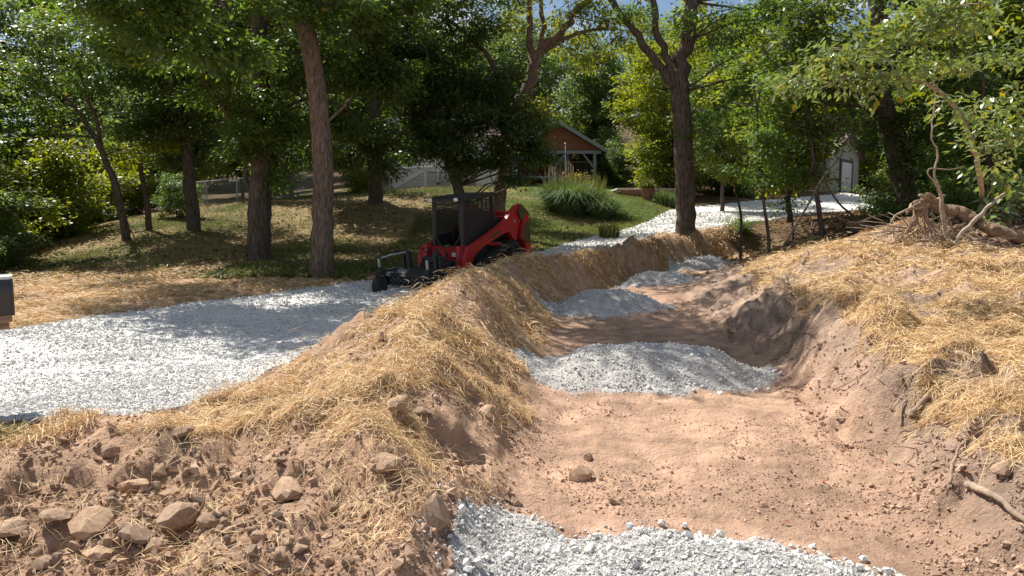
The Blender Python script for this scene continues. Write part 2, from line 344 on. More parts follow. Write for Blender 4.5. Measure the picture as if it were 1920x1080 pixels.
# ---------------------------------------------------------------- the ground, one sheet cut into its surfaces
def ground():
    ad = np.r_[np.linspace(-180, -50, 44)[:-1], np.linspace(-50, 50, 480), np.linspace(50, 180, 44)[1:]]
    rr = [0.9]
    while rr[-1] < 420: rr.append(rr[-1]*(1.0085 if 2.5 < rr[-1] < 8 else 1.011 if rr[-1] < 60 else 1.03 if rr[-1] < 80 else 1.06))
    rr = np.array(rr); a = np.radians(ad); R, AA = np.meshgrid(rr, a, indexing='ij')
    X = R*np.sin(AA); Y = R*np.cos(AA); Z = H(X.ravel(), Y.ravel()).reshape(X.shape)
    nr, na = X.shape; V = np.stack([X, Y, Z], 2).reshape(-1, 3)
    idx = np.arange(nr*na).reshape(nr, na); F = np.stack([idx[:-1, :-1], idx[1:, :-1], idx[1:, 1:], idx[:-1, 1:]], 2).reshape(-1, 4)
    F = F[:, ::-1]
    # centre cap
    x, y = V[:, 0], V[:, 1]
    rd = road_mask(x, y); dm = dam_mask(x, y)
    lawnL = ((x < lx(L_roadL, y)) & (y > 5)); lawn_edge = 17.8+.9*fbm(x, y, 2.5, 3, 77)+np.where(x < -9, 1.6, 0)
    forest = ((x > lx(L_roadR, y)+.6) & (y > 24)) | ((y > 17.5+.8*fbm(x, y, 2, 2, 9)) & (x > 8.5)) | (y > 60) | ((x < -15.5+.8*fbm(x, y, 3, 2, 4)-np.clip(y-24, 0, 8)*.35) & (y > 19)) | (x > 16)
    lawn = lawnL & (y > lawn_edge) & ~forest
    # colours of the ground; sun on the right-hand lawn is painted in
    e1 = np.array([.53, .358, .258]); e2 = np.array([.51, .345, .24]); e3 = np.array([.45, .33, .255]); st = np.array([.36, .22, .10])
    ez = earth_zone(x, y)[:, None]; rgt = sstep(-.2, .5, x-lx(L_floorR, y))[:, None]
    T = e1*(1-ez)+ez*(e2*(1-rgt)+e3*rgt); k = (.5+1.6*fbm(x, y, 1.3, 4, 90)).clip(0, 1)[:, None]; k3 = (.5+1.5*fbm(x, y, .35, 3, 93)).clip(0, 1)[:, None]; T = T*(.76+.24*k+.18*k3)
    sw = (straw_w(x, y)*1.2).clip(0, 1)[:, None]; T = T*(1-.6*sw)+st*.6*sw
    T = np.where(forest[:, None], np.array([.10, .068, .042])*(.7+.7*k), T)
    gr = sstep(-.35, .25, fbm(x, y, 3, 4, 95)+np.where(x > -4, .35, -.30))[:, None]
    T = np.where(lawn[:, None], gr*np.where(x[:, None] > -1.5, np.array([.085, .12, .03]), np.array([.06, .07, .025]))+(1-gr)*np.array([.25, .19, .10]), T)  # green right of the machine lightened, painting in the sunny strip
    T = np.where((dm & ~rd)[:, None], np.array([.56, .555, .54]), T)
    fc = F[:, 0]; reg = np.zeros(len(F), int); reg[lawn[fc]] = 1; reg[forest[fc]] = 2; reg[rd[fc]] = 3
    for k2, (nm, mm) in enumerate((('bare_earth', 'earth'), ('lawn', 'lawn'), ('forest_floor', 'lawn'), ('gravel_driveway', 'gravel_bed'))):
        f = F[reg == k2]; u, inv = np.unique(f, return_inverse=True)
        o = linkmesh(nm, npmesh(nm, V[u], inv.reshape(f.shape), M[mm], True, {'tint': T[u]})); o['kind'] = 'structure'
# ---------------------------------------------------------------- straw
def Gp(ps): return [(g.x, g.y) for g in (G(a, b) for a, b in ps)]
POLY_BERM = POLY_BANK = None
def straw_w(x, y):
    wx = x+.30*fbm(x, y, .8, 3, 101); wy = y+.30*fbm(x, y, .8, 3, 103)
    w = np.zeros(x.shape)
    w = np.maximum(w, inpoly(wx, wy, POLY_BERM)*1.0); w = np.maximum(w, inpoly(wx, wy, POLY_BANK)*1.0)
    sh = (wx < lx(L_roadL, wy)+.0) & (wy < 18.3+np.where(wx < -9, 1.6, 0)+.5*fbm(x, y, 2, 3, 105)) & (wy > 6)
    w = np.maximum(w, sh*.8)
    far = (wx > lx(L_roadL, wy)-.9) & (wx < lx(L_roadL, wy)) & (wy > 18) & (wy < 27); w = np.maximum(w, far*.35)
    sp = (wx < lx(L_floorL, wy)-.2) & (wx > lx(L_roadR, wy)*(wy > 5.4)-9*(wy <= 5.4)) & (wy < 9) & (wy > 2.2); w = np.maximum(w, sp*.055*(1+2.5*(fbm(x, y, 1.1, 2, 109) > .12)))
    sp2 = (wx > lx(L_floorR, wy)+.5) & (wy < 13); w = np.maximum(w, sp2*.07)
    patch = .56+2.3*fbm(x, y, .5, 3, 107); w = w*np.clip(patch, .10, 1)
    w = w*(~road_mask(x, y))*(~dam_mask(x, y))
    return w
POLY_BERM = Gp([(340, 778), (470, 730), (580, 672), (690, 606)])+[(-1.8, 10.5), (-1.3, 13.5), (-.6, 15.6), (.5, 17.4), (2.4, 19.4), (5.0, 23.2), (8.5, 27.6), (12, 31.5)]+[(12.5, 30), (9, 26.5), (7.6, 24.5)]+ \
    pxpoly([(1330, 492, .4), (1190, 518, .15), (1110, 545, .0), (1040, 590, -.15), (1035, 650, -.2), (1010, 700, -.2), (1010, 790, -.2)])+Gp([(930, 800), (870, 740), (800, 745), (742, 762), (800, 850), (800, 950), (730, 1040), (640, 1055), (590, 960), (560, 890), (600, 800), (480, 805), (350, 850), (235, 832)])
POLY_BANK = [(7.6, 22.5), (4.9, 15.5), (4.5, 12.2), (4.2, 10.4)]+Gp([(1500, 625), (1610, 650), (1730, 690), (1755, 770), (1800, 850), (1915, 890)])+[(5.5, 3.2), (14, 3.5), (14, 11.3), (10.3, 12.2), (8.3, 13.9), (9.0, 17.0), (8.8, 21.5)]
ground()
def scatter(n, x0, x1, y0, y1, wfun, lod=1.0):
    """random ground positions; density falls with distance"""
    m = n*14; r = RNG.random(m)
    yy = (y0**(-1)+(y1**(-1)-y0**(-1))*r)**(-1) if lod >= 1 else y0+(y1-y0)*r**1.5
    xx = x0+(x1-x0)*RNG.random(m)
    w = wfun(xx, yy); ok = (RNG.random(len(xx)) < w) & (np.abs(xx) < yy*.86+1.2); return xx[ok][:n], yy[ok][:n]
def strands(name, x, y, L, wd, mm, label, lift=.02, spread=.35, cat='straw', bend=.3, upr=.0, vv=None):
    n = len(x); a = RNG.random(n)*2*np.pi; L = L*RNG.uniform(.45, 1.25, n); bd = RNG.normal(0, bend, n)
    off = RNG.exponential(lift, n)*(1+3.5*np.clip(fbm(x, y, .35, 2, 111), 0, 1)); P = []
    tl = RNG.normal(0, spread, n)+upr
    for s, ab in ((-.5, a-bd), (0, a), (.5, a+bd)):
        xx = x+np.cos(ab)*L*s; yy = y+np.sin(ab)*L*s
        z = H(xx, yy)*.6+H(x, y)*.4+off+.004+L*s*tl*.5+(.06*L*(s == 0)); P.append(np.stack([xx, yy, z], 1))
    sc = np.clip(y/5.5, .8, 4.5); w = wd*sc*RNG.uniform(.6, 1.3, n); b = RNG.normal(0, .8, n)
    Wv = np.stack([-np.sin(a), np.cos(a), b], 1); Wv /= np.linalg.norm(Wv, axis=1)[:, None]; Wv *= (w/2)[:, None]
    V = np.stack([P[0]-Wv*.6, P[0]+Wv*.6, P[1]-Wv, P[1]+Wv, P[2]-Wv*.5, P[2]+Wv*.5], 1).reshape(-1, 3)
    i = (np.arange(n)*6)[:, None]; F = np.concatenate([i+[0, 2, 3, 1], i+[2, 4, 5, 3]], 0)
    v = RNG.random(n)**1.3 if vv is None else vv
    o = linkmesh(name, npmesh(name, V, F, mm, False, {'v': np.repeat(v, 6)})); tagp(o, label, cat, kind='stuff')
    return o
def w_berm(x, y): return straw_w(x, y)*((x > lx(L_roadR, y)-.4) | (y < 5.4))*(x < lx(L_floorL, y)+.5)
def w_bank(x, y): return straw_w(x, y)*(x > lx(L_floorR, y)-.2)
def w_sh(x, y): return straw_w(x, y)*(x < lx(L_roadL, y)+.3)*(y > 8)
x, y = scatter(95000, -7, 11, 2.3, 30, w_berm); strands('straw_mulch', x, y, .16, .0040, M['straw'], 'golden loose straw blanketing the earth berm between driveway and ditch', lift=.022)
x, y = scatter(100000, 2, 18, 2.6, 24, w_bank); strands('straw_mulch', x, y, .165, .0040, M['straw'], 'golden loose straw spread over the bank right of the ditch', lift=.02)
x, y = scatter(45000, -17, 1, 8, 27, w_sh); strands('straw_mulch', x, y, .19, .0040, M['straw'], 'straw strewn on the shoulder between lawn and gravel driveway', lift=.02)
# ---------------------------------------------------------------- crushed stone and clods
def stones(n, x, y, s, mm, name, label, cat, sink=.15, vr=1.0, flat=.75, parent=None, z=None):
    base = np.array([(1, 0, 0), (-1, 0, 0), (0, 1, 0), (0, -1, 0), (0, 0, 1), (0, 0, -1)], float)
    tri = np.array([(0, 2, 4), (2, 1, 4), (1, 3, 4), (3, 0, 4), (2, 0, 5), (1, 2, 5), (3, 1, 5), (0, 3, 5)])
    n = len(x); B = base[None]*RNG.uniform(.6, 1.15, (n, 6, 1))+RNG.normal(0, .22, (n, 6, 3)); B *= np.array([1, .85, flat])
    q = RNG.normal(size=(n, 4)); q[:, 1:3] *= .8; q /= np.linalg.norm(q, axis=1)[:, None]; w_, a, b, c = q.T
    Rm = np.stack([1-2*(b*b+c*c), 2*(a*b-c*w_), 2*(a*c+b*w_), 2*(a*b+c*w_), 1-2*(a*a+c*c), 2*(b*c-a*w_), 2*(a*c-b*w_), 2*(b*c+a*w_), 1-2*(a*a+b*b)], 1).reshape(n, 3, 3)
    B = np.einsum('nij,nkj->nki', Rm, B)*s[:, None, None]
    P = np.stack([x, y, (H(x, y) if z is None else z)+s*(.45-sink)], 1); V = (B+P[:, None]).reshape(-1, 3)
    F = ((np.arange(n)*6)[:, None, None]+tri[None]).reshape(-1, 3)
    v = RNG.random(n)*vr
    o = linkmesh(name, npmesh(name, V, F, mm, False, {'v': np.repeat(v, 6)}), parent); tagp(o, label if parent is None else None, cat if parent is None else None, kind='stuff'); return o
def lodsize(y, s0, s1, n): return RNG.uniform(s0, s1, n)**1.0*np.clip(y/8, .9, 3)
x, y = scatter(54000, -22, 20, 5.2, 36, lambda a, b: road_mask(a, b)*np.clip(.72+1.3*fbm(a*.5, b, .8, 3, 141)-.5*rut(a, b), .2, 1)); s = lodsize(y, .007, .019, len(x))
s *= 1+.9*(RNG.random(len(s)) < .05); stones(0, x, y, s, M['stone'], 'crushed_stone', 'white crushed limestone lying loose over the driveway', 'gravel', sink=.32, flat=.6)
def w_dirt(x, y): return ((~road_mask(x, y)) & (~dam_mask(x, y)) & ((x > lx(L_roadR, y)) | (y < 5.6)))*(.02+.98*earth_zone(x, y))*np.clip(.35+1.3*fbm(x, y, .7, 3, 33)+.25*((x < 0) & (y < 6)), .02, 1)
x, y = scatter(24000, -8, 12, 2.2, 22, w_dirt); s = RNG.lognormal(-4.75, .55, len(x)).clip(.004, .045)*np.clip(y/6, .8, 2)
stones(0, x, y, s, M['clod'], 'earth_clods', 'crumbly brown clods and small stones littering the dug earth', 'soil clods', sink=.2)
x, y = scatter(7000, -1, 6, 3, 16, lambda a, b: ((~dam_mask(a, b)) & (earth_zone(a, b) < .4))*np.clip(.25+1.8*fbm(a, b, .7, 3, 181), .03, 1)); s = RNG.lognormal(-5.0, .5, len(x)).clip(.003, .02)
stones(0, x, y, s, M['crumb'], 'earth_crumbs', 'small crumbs of earth scattered on the smooth ditch floor', 'soil crumbs', sink=.2)

x, y = scatter(11000, -5, .4, 2.5, 7.5, lambda a, b: ((~road_mask(a, b)) & (~dam_mask(a, b)) & (a < lx(L_floorL, b)))*np.clip(.4+1.6*fbm(a, b, .5, 3, 133), .03, 1)*(b < 5.6+(a > -2.4)*2)); s = RNG.lognormal(-4.55, .6, len(x)).clip(.004, .045)
stones(0, x, y, s, M['clod'], 'broken_earth', 'broken brown earth and stone crumbs on the near spoil slope', 'soil clods', sink=.25)

x, y = scatter(7000, 1.5, 7, 3.0, 14, lambda a, b: (a > lx(L_floorR, b)-.1)*(a < lx(L_bankR, b)+.8)*(~dam_mask(a, b))*np.clip(.4+1.8*fbm(a, b, .4, 3, 171), .03, 1)); s = RNG.lognormal(-4.6, .55, len(x)).clip(.004, .04)
stones(0, x, y, s, M['clod'], 'bank_clods', 'crumbled earth clods on the rough cut of the right bank', 'soil clods', sink=.25)

def road_rim(a, b): return (~road_mask(a, b))*(road_mask(a+.22, b) | road_mask(a-.22, b) | road_mask(a, b+.22) | road_mask(a, b-.22))*.9
x, y = scatter(3800, -12, 10, 5.0, 26, road_rim); s = lodsize(y, .008, .022, len(x)); stones(0, x, y, s, M['stone'], 'stray_stone', 'stray white stones spilled past the edges of the gravel driveway', 'gravel', sink=.1)
def dam_rim(a, b): return (~dam_mask(a, b))*(dam_mask(a+.16, b) | dam_mask(a-.16, b) | dam_mask(a, b+.2) | dam_mask(a, b-.2))*.8
x, y = scatter(1500, -1, 7, 3.0, 22, dam_rim); s = lodsize(y, .006, .02, len(x)); stones(0, x, y, s, M['stone'], 'stray_stone', 'stray white stones fallen from the gravel check dams', 'gravel', sink=.1)
# ---------------------------------------------------------------- trees and shrubs
M['bark'] = mat('grey_brown_bark', (.19, .155, .125), (.05, .037, .03), scale=20, rough=.95, bump=1.0, bscale=34, stretch=(1, 1, .2), spec=.1, detail=10, bdist=.05)
M['bark_red'] = mat('reddish_bark', (.27, .20, .155), (.075, .052, .039), scale=22, rough=.95, bump=1.0, bscale=36, stretch=(1, 1, .22), spec=.1, detail=10, bdist=.05)
M['deadwood'] = mat('weathered_dead_wood', (.46, .38, .30), (.27, .21, .16), scale=8, rough=.9, bump=.6, bscale=30, stretch=(1, 1, 1), spec=.1)
M['leaf_oak'] = mat('oak_leaf', (.13, .195, .055), (.055, .095, .032), scale=.6, rough=.46, spec=.36, attr='v', trans=.45, tcol=(2.1, 2.15, .6))
M['leaf_dark'] = mat('dark_leaf', (.095, .14, .042), (.042, .072, .026), scale=.6, rough=.45, spec=.38, attr='v', trans=.36, tcol=(2.3, 2.1, .6))
M['leaf_bright'] = mat('bright_leaf', (.20, .24, .045), (.09, .13, .028), scale=.6, rough=.48, spec=.35, attr='v', trans=.45, tcol=(2.4, 2.1, .45))
M['leaf_yellow'] = mat('yellowing_leaf', (.28, .25, .04), (.11, .13, .025), scale=.6, rough=.45, spec=.4, attr='v', trans=.45, tcol=(2.0, 1.7, .4))
M['leaf_far'] = mat('far_leaf', (.17, .22, .09), (.075, .115, .05), scale=.25, rough=.5, spec=.4, attr='v', trans=.48, tcol=(1.8, 1.85, .7))
M['needle'] = mat('cedar_needles', (.07, .10, .04), (.035, .055, .025), scale=1, rough=.6, spec=.3, attr='v', trans=.15)
DENS = 1.25
def leaf_mesh(Cn, ax, L, wd=.42, drop=.25, tilt=.45):
    """Cn leaf base points (n,3), ax rough outward directions (n,3); each leaf is a folded four-cornered blade"""
    n = len(Cn); ax = ax+RNG.normal(0, .45, (n, 3)); ax[:, 2] -= drop; ax /= np.linalg.norm(ax, axis=1)[:, None]+1e-9
    up_ = np.stack([RNG.normal(0, tilt, n), RNG.normal(0, tilt, n), np.ones(n)], 1)
    side = np.cross(ax, up_); side /= np.linalg.norm(side, axis=1)[:, None]+1e-9; nm = np.cross(side, ax)
    Ls = (L*RNG.uniform(.65, 1.2, n))[:, None]; mid = Cn+ax*Ls*.48-nm*Ls*.05
    V = np.stack([Cn, mid+side*Ls*wd*.5, Cn+ax*Ls-nm*Ls*.12, mid-side*Ls*wd*.5], 1).reshape(-1, 3)
    i = (np.arange(n)*4)[:, None]; F = np.concatenate([i+[0, 1, 2], i+[0, 2, 3]], 0)
    return V, F
def sprays(blobs, L, per=14, flat=.3, hub=None, rad=.42):
    Cs = []; Ax = []; vv = []; per = int(per*1.35)
    for (c, r, n) in blobs:
        n = int(n*DENS)
        c = np.array(c); r = np.array(r, float)
        d = RNG.normal(size=(n, 3)); d /= np.linalg.norm(d, axis=1)[:, None]; rr = RNG.random(n)**.42
        # uneven outline: lumpy shell made of sub-clumps
        nb = max(5, int(n/28)); bc = RNG.normal(size=(nb, 3)); bc /= np.linalg.norm(bc, axis=1)[:, None]; bc *= (RNG.random(nb)**.45)[:, None]
        own = RNG.integers(0, nb, n); p = bc[own]*.82+d*(rr*.30)[:, None]
        P = c+p*r; out = p+np.array([0, 0, .15]); out[:, 2] *= .35; out /= np.linalg.norm(out, axis=1)[:, None]+1e-9
        base = RNG.random(nb)[own]
        t = RNG.random((n, per, 1)); s = RNG.normal(0, 1, (n, per, 3))*np.array([.38, .38, .38*flat])*rad
        Q = P[:, None]+out[:, None]*(t-.3)*rad*1.5+s
        ax = out[:, None]*.6+s/rad*1.4
        Cs.append(Q.reshape(-1, 3)); Ax.append(ax.reshape(-1, 3)); vv.append(np.clip(np.repeat(base, per)*.6+RNG.random(n*per)*.55-.05, 0, 1))
    return np.concatenate(Cs), np.concatenate(Ax), np.concatenate(vv)
def wob(pts, amp, k=4):
    """subdivide a polyline smoothly and make it slightly crooked"""
    P = [Vector(p) for p in pts]; out = []
    for i in range(len(P)-1):
        a = P[max(i-1, 0)]; b = P[i]; c = P[i+1]; d = P[min(i+2, len(P)-1)]
        for j in range(k):
            t = j/k; q = .5*((2*b)+(c-a)*t+(2*a-5*b+4*c-d)*t*t+(3*b-a-3*c+d)*t**3)
            if i+j: q = q+Vector((random.gauss(0, amp), random.gauss(0, amp), 0))
            out.append(q)
    out.append(P[-1]); return out
def limb_tube(mb, pts, r0, r1, n=10, flare=0.0, amp=None, k=4):
    q = wob(pts, amp if amp is not None else r0*.05, k); m = len(q)
    rad = [(r0+(r1-r0)*(i/(m-1)))*(1+random.uniform(-.03, .03)) for i in range(m)]
    if flare:
        rad[0] *= 1+flare; rad[1] *= 1+flare*.3
    if r0 > .15: rough_tube(mb, q, rad, n, .04)
    else: mb.tube(q, rad, n)
    return q
def PX(l, y=None):
    """(px,py,y) triples of the photograph to world points"""
    return [W(a[0], a[1], y=(a[2] if len(a) > 2 else y)) for a in l]
def tree(name, label, group, trunk, limbs, blobs, leaf, L=.15, per=14, bark='bark', cat='tree', flare=.45, twigs=3, rad=.42, wd=.42, yellow=0.0, parent_pts=None, nside=14, vb=0.0):
    """trunk (points, r0, r1); limbs [(points, r0, r1)]; blobs [(centre, (rx,ry,rz), sprays)]"""
    b0 = Vector(trunk[0][0]); b0.z = Hs(b0.x, b0.y); root = empty(name, b0, 0, label, cat, group)
    mb = MB(); pts = [Vector((b0.x, b0.y, b0.z-.25))]+[Vector(p) for p in trunk[0]]
    if (pts[1]-pts[0]).length < .6: pts[1] = pts[1]+Vector((0, 0, .2))
    q = limb_tube(mb, [p-b0 for p in pts], trunk[1], trunk[2], nside, flare)
    mb.build('trunk', M[bark], root, smooth=True); allp = list(q)
    for (lp, r0, r1) in limbs:
        m2 = MB(); q = limb_tube(m2, [Vector(p)-b0 for p in lp], r0, r1, 8, 0, amp=r0*.3); m2.build('branch', M[bark], root, smooth=True); allp += q
    tw = MB()
    for (c, r, nn) in blobs:
        c = Vector(c)-b0; s = min(allp, key=lambda p: (p-c).length+abs(p.z-c.z+.8)*.3)
        for k in range(twigs):
            e = c+Vector((random.uniform(-.7, .7)*r[0], random.uniform(-.7, .7)*r[1], random.uniform(-.5, .5)*r[2])); mid = (s+e)/2+Vector((random.gauss(0, .2), random.gauss(0, .2), random.uniform(0, .4)))
            L0 = (e-s).length; limb_tube(tw, [s, mid, e], min(.05, .012+.012*L0), .008, 5, 0, amp=.03, k=3)
    if tw.v: tw.build('branches', M[bark], root, smooth=True)['kind'] = 'stuff'
    Cs, Ax, vv = sprays([((c[0]-b0.x, c[1]-b0.y, c[2]-b0.z), r, nn) for (c, r, nn) in blobs], L, per, rad=rad)
    V, F = leaf_mesh(Cs, Ax, L*1.0, wd+.08); mats = [M[leaf], M['leaf_yellow']]; mi = None
    if yellow:
        ys = (RNG.random(len(Cs)) < yellow); mi = np.r_[ys, ys].astype(int)
    linkmesh('crown', npmesh('crown', V, F, mats, False, {'v': np.repeat(np.clip(vv+vb, 0, 1), 4)}, mi), root)
    return root
def B(px, py, y, rx, rz, n, ry=None): p = W(px, py, y=y); return ((p.x, p.y, p.z), (rx, ry or rx, rz), n)
def BW(x, y, z, rx, rz, n, ry=None): return ((x, y, z), (rx, ry or rx, rz), n)
def rough_tube(mb, q, rad, n, amp=.08, freq=3.0):
    n0 = len(mb.v); mb.tube(q, rad, n)
    for i in range(len(q)):
        for k in range(n):
            j = n0+i*n+k; v = Vector(mb.v[j]); c = q[i]; d = v-c
            f = 1+amp*(float(vnoise(np.array([k*.9]), np.array([i*.35]), 1.0, 3))*1.6+.8*float(vnoise(np.array([k*2.3]), np.array([i*freq*.12]), 1.0, 5)))
            mb.v[j] = tuple(c+d*f)
ROWS = 'row trees between lawn and driveway'
tree('oak_tree', 'tall pale barked oak leaning left, nearest trunk left of the red skid steer', None,
     (PX([(603, 500), (606, 420), (606, 330), (601, 230), (589, 130), (574, 50), (563, -20), (545, -160), (530, -300)], 17.5), .285, .16),
     [(PX([(592, 12, 17.5), (640, 4, 17.6), (668, 20, 17.8), (710, 8, 18), (760, -40, 18.2)]), .11, .05), (PX([(578, 12, 17.5), (530, 2, 17.2), (470, 14, 16.8), (420, 5, 16.4)]), .09, .04),
      (PX([(560, -60, 17.5), (640, -160, 17), (760, -230, 16.5)]), .12, .05), (PX([(550, -120, 17.5), (470, -200, 16.5), (330, -200, 15.5)]), .12, .05), (PX([(606, 235, 17.5), (640, 205, 17.3), (660, 180, 17.2)]), .045, .02)],
     [B(430, 45, 16, 1.7, .75, 110), B(330, 90, 15.5, 1.3, .6, 80), B(540, 10, 16.5, 1.1, .5, 60), B(665, 60, 17.2, .95, .55, 60), B(700, 5, 17.6, 1.3, .5, 70), B(300, 15, 15.4, 1.6, .7, 90),
      BW(-7.8, 14.6, 7.2, 2.4, 1.2, 190), BW(-4.4, 21.2, 8.0, 2.6, 1.3, 170), BW(-5.4, 19, 8.2, 2.2, 1.2, 130), BW(-5.2, 16.5, 10, 3.2, 1.8, 210), BW(-2.6, 16.6, 9.2, 2.4, 1.4, 170), BW(-3.5, 18.5, 12.5, 3.2, 1.8, 190), BW(-7.5, 18.5, 11.5, 2.8, 1.8, 150)],
     'leaf_oak', .165, per=15, bark='bark_red', yellow=.05, nside=20, rad=.5)
tree('oak_tree', 'thick dark oak with low hanging foliage, second trunk left of the machine', None,
     (PX([(487, 470), (488, 380), (490, 300), (493, 200), (488, 110), (484, 30), (480, -80), (478, -200)], 21), .33, .19),
     [(PX([(466, 480, 21.4), (470, 400, 21.4), (462, 320, 21.4), (455, 262, 21.4)]), .10, .06), (PX([(470, 300, 21), (430, 215, 20), (385, 155, 19.4), (372, 118, 19)]), .10, .05), (PX([(425, 205, 20), (432, 160, 20), (440, 110, 20)]), .05, .025),
      (PX([(490, 250, 21), (540, 200, 20.6), (590, 180, 20.4)]), .07, .03), (PX([(486, 40, 21), (420, -40, 20.6), (350, -80, 20.4)]), .12, .06)],
     [B(300, 110, 18.6, 1.6, .6, 75), B(395, 95, 18.8, 1.7, .8, 110), B(500, 110, 19.3, 1.7, .9, 110), B(450, 190, 19.6, 1.2, .6, 70), B(560, 205, 20, 1.3, .8, 90), B(480, 250, 19.8, 1.1, .6, 70), B(680, 190, 20.2, 1.5, .75, 95), B(700, 130, 20.4, 1.3, .7, 80),
      B(640, 245, 20.2, 1.0, .4, 50), B(590, 90, 20.6, 1.4, .7, 80), B(470, 285, 20.4, .6, .35, 30), B(505, 330, 20.9, .45, .35, 18),
      BW(-7.4, 21, 11, 4.2, 2.6, 260), BW(-12, 17.5, 7.8, 2.2, 1.1, 110), BW(-14.5, 20, 8, 2.4, 1.2, 110), BW(-10.6, 23.5, 8.6, 2.8, 1.6, 150), BW(-7.6, 24.5, 9.2, 3, 1.8, 170), B(560, 270, 21.5, 1.2, .5, 60), BW(-10.5, 20, 9.4, 2.6, 1.6, 120), BW(-4.6, 21.5, 9.5, 2.6, 1.5, 120)],  # the two leftmost clumps, above view, were added to shade the straw shoulder
     'leaf_oak', .165, per=14, yellow=.03, nside=18, rad=.5)
tree('lawn_tree', 'slim dark trunk in the middle of the left lawn, straight to its crown', None, (PX([(362, 425), (358, 370), (354, 320), (345, 250), (335, 170), (328, 90), (322, -20)], 27), .27, .14),
     [], [B(330, 150, 26, 2.4, 1.6, 170), B(390, 230, 26.5, 1.4, .8, 60), B(250, 60, 26, 2.3, 1.4, 130), B(400, 40, 27, 2.6, 1.7, 150), B(300, -50, 27, 3.5, 2, 170), B(330, 250, 26, 1.2, .7, 45), BW(-13.5, 30, 10, 4, 2, 190), BW(-12, 27.5, 9.5, 3.4, 1.6, 170), BW(-8.5, 26.5, 9, 3, 1.5, 150), BW(-15, 29, 9.5, 3.2, 1.6, 140), BW(-9, 29, 11, 4, 2, 190)], 'leaf_dark', .17, nside=12)
tree('young_tree', 'thin young tree with bright sunlit leaves, right of the leaning lawn tree', None, (PX([(279, 430), (276, 380), (266, 330), (262, 290), (258, 240)], 27), .13, .06),
     [], [B(262, 270, 26.6, 1.5, .6, 85), B(240, 300, 26.4, 1.0, .4, 40), B(285, 235, 26.7, 1.1, .5, 55)], 'leaf_bright', .16, nside=10)
tree('leaning_tree', 'slender forked tree leaning left over the lawn edge', None, (PX([(236, 448), (226, 390), (212, 335), (196, 300), (185, 260)], 25), .16, .09),
     [(PX([(192, 285), (165, 235), (140, 200), (85, 150)], 25), .09, .05), (PX([(188, 268), (180, 220), (158, 165), (145, 120)], 25), .08, .04)],
     [B(110, 120, 24.6, 2.0, 1.0, 110), B(190, 130, 24.8, 1.7, 1.0, 95), B(160, 60, 24.6, 2.2, 1.0, 120), B(60, 190, 24.4, 1.6, .7, 70), B(170, 250, 24.6, 1.4, .5, 55)], 'leaf_oak', .15, yellow=.08, nside=12)
tree('shade_tree', 'stout dark tree by the fence with a dense low crown, left of the twin trunks', None, (PX([(704, 366), (702, 330), (700, 280), (702, 200), (705, 100)], 33), .36, .22),
     [], [B(700, 270, 31.5, 2.4, 1.2, 150), B(640, 260, 32, 2.0, 1.1, 110), B(760, 270, 31.5, 2.0, 1.1, 110), B(690, 170, 32, 3.4, 2.0, 170), BW(-6, 33, 11.5, 4, 2, 170), BW(-2.5, 31, 11, 3.6, 1.8, 150), B(760, 160, 32.5, 2.6, 2, 120), B(660, 90, 33, 3, 2, 120)], 'leaf_dark', .2, rad=.6, nside=12)
tree('fence_tree', 'dark trunk standing behind the chain link fence', None, (PX([(538, 372), (536, 330), (530, 270), (524, 200), (520, 100)], 40), .42, .25),
     [], [B(540, 200, 39, 3.4, 2.4, 170), B(480, 120, 39, 3.4, 2.4, 130), B(600, 130, 39, 3, 2.4, 120), B(560, 270, 39, 1.8, .9, 55), BW(-10, 37, 12, 4, 2, 150)], 'leaf_far', .24, rad=.7, nside=12)
tree('maple_tree', 'dark leaning maple directly behind the skid steer cab, left one of the pair', None, (PX([(893, 445), (872, 395), (858, 350), (845, 310), (835, 286)], 24.3), .22, .15),
     [(PX([(843, 300), (815, 268), (790, 240), (770, 190), (760, 120), (755, 40)], 24.3), .11, .05), (PX([(836, 290), (838, 230), (850, 160), (845, 80), (838, 10)], 24.3), .11, .05), (PX([(842, 298), (870, 262), (890, 225)], 24.3), .07, .03)],
     [B(760, 90, 23.6, 2.0, 1.4, 200), B(830, 150, 23.2, 1.9, 1.2, 190), B(770, 200, 23.4, 1.8, 1.0, 120), B(860, 230, 22.9, 1.7, .8, 105), B(900, 285, 22.8, 1.2, .4, 55), B(800, 250, 23.6, 1.5, .6, 60), B(940, 240, 23.0, 1.1, .6, 70), B(885, 160, 23.2, 1.6, .9, 130), B(930, 190, 23.1, 1.3, .7, 100), B(965, 290, 23.2, 1.0, .55, 80), B(985, 250, 23.4, .8, .4, 50), B(1000, 295, 23, .5, .4, 45), B(975, 330, 23, .45, .3, 25), B(740, 110, 20.6, 1.6, 1.1, 120), BW(-3.6, 20.2, 6.4, 1.7, .9, 110), B(730, 20, 23.8, 2.2, 1.3, 170), B(870, 60, 23.6, 1.6, 1.2, 120),
      B(800, -40, 24, 3.2, 1.4, 190), BW(-2.6, 24, 11.5, 3.6, 2.2, 220), BW(-2.6, 21.9, 6.4, 1.8, .9, 130), B(985, 215, 23.0, .9, .5, 50), B(850, 265, 22.9, 1.2, .5, 60), B(790, 285, 23, 1.0, .32, 45), B(850, 300, 23, .9, .25, 35), B(880, 300, 22.9, .8, .25, 35)],
     'leaf_dark', .16, nside=14, vb=.12)
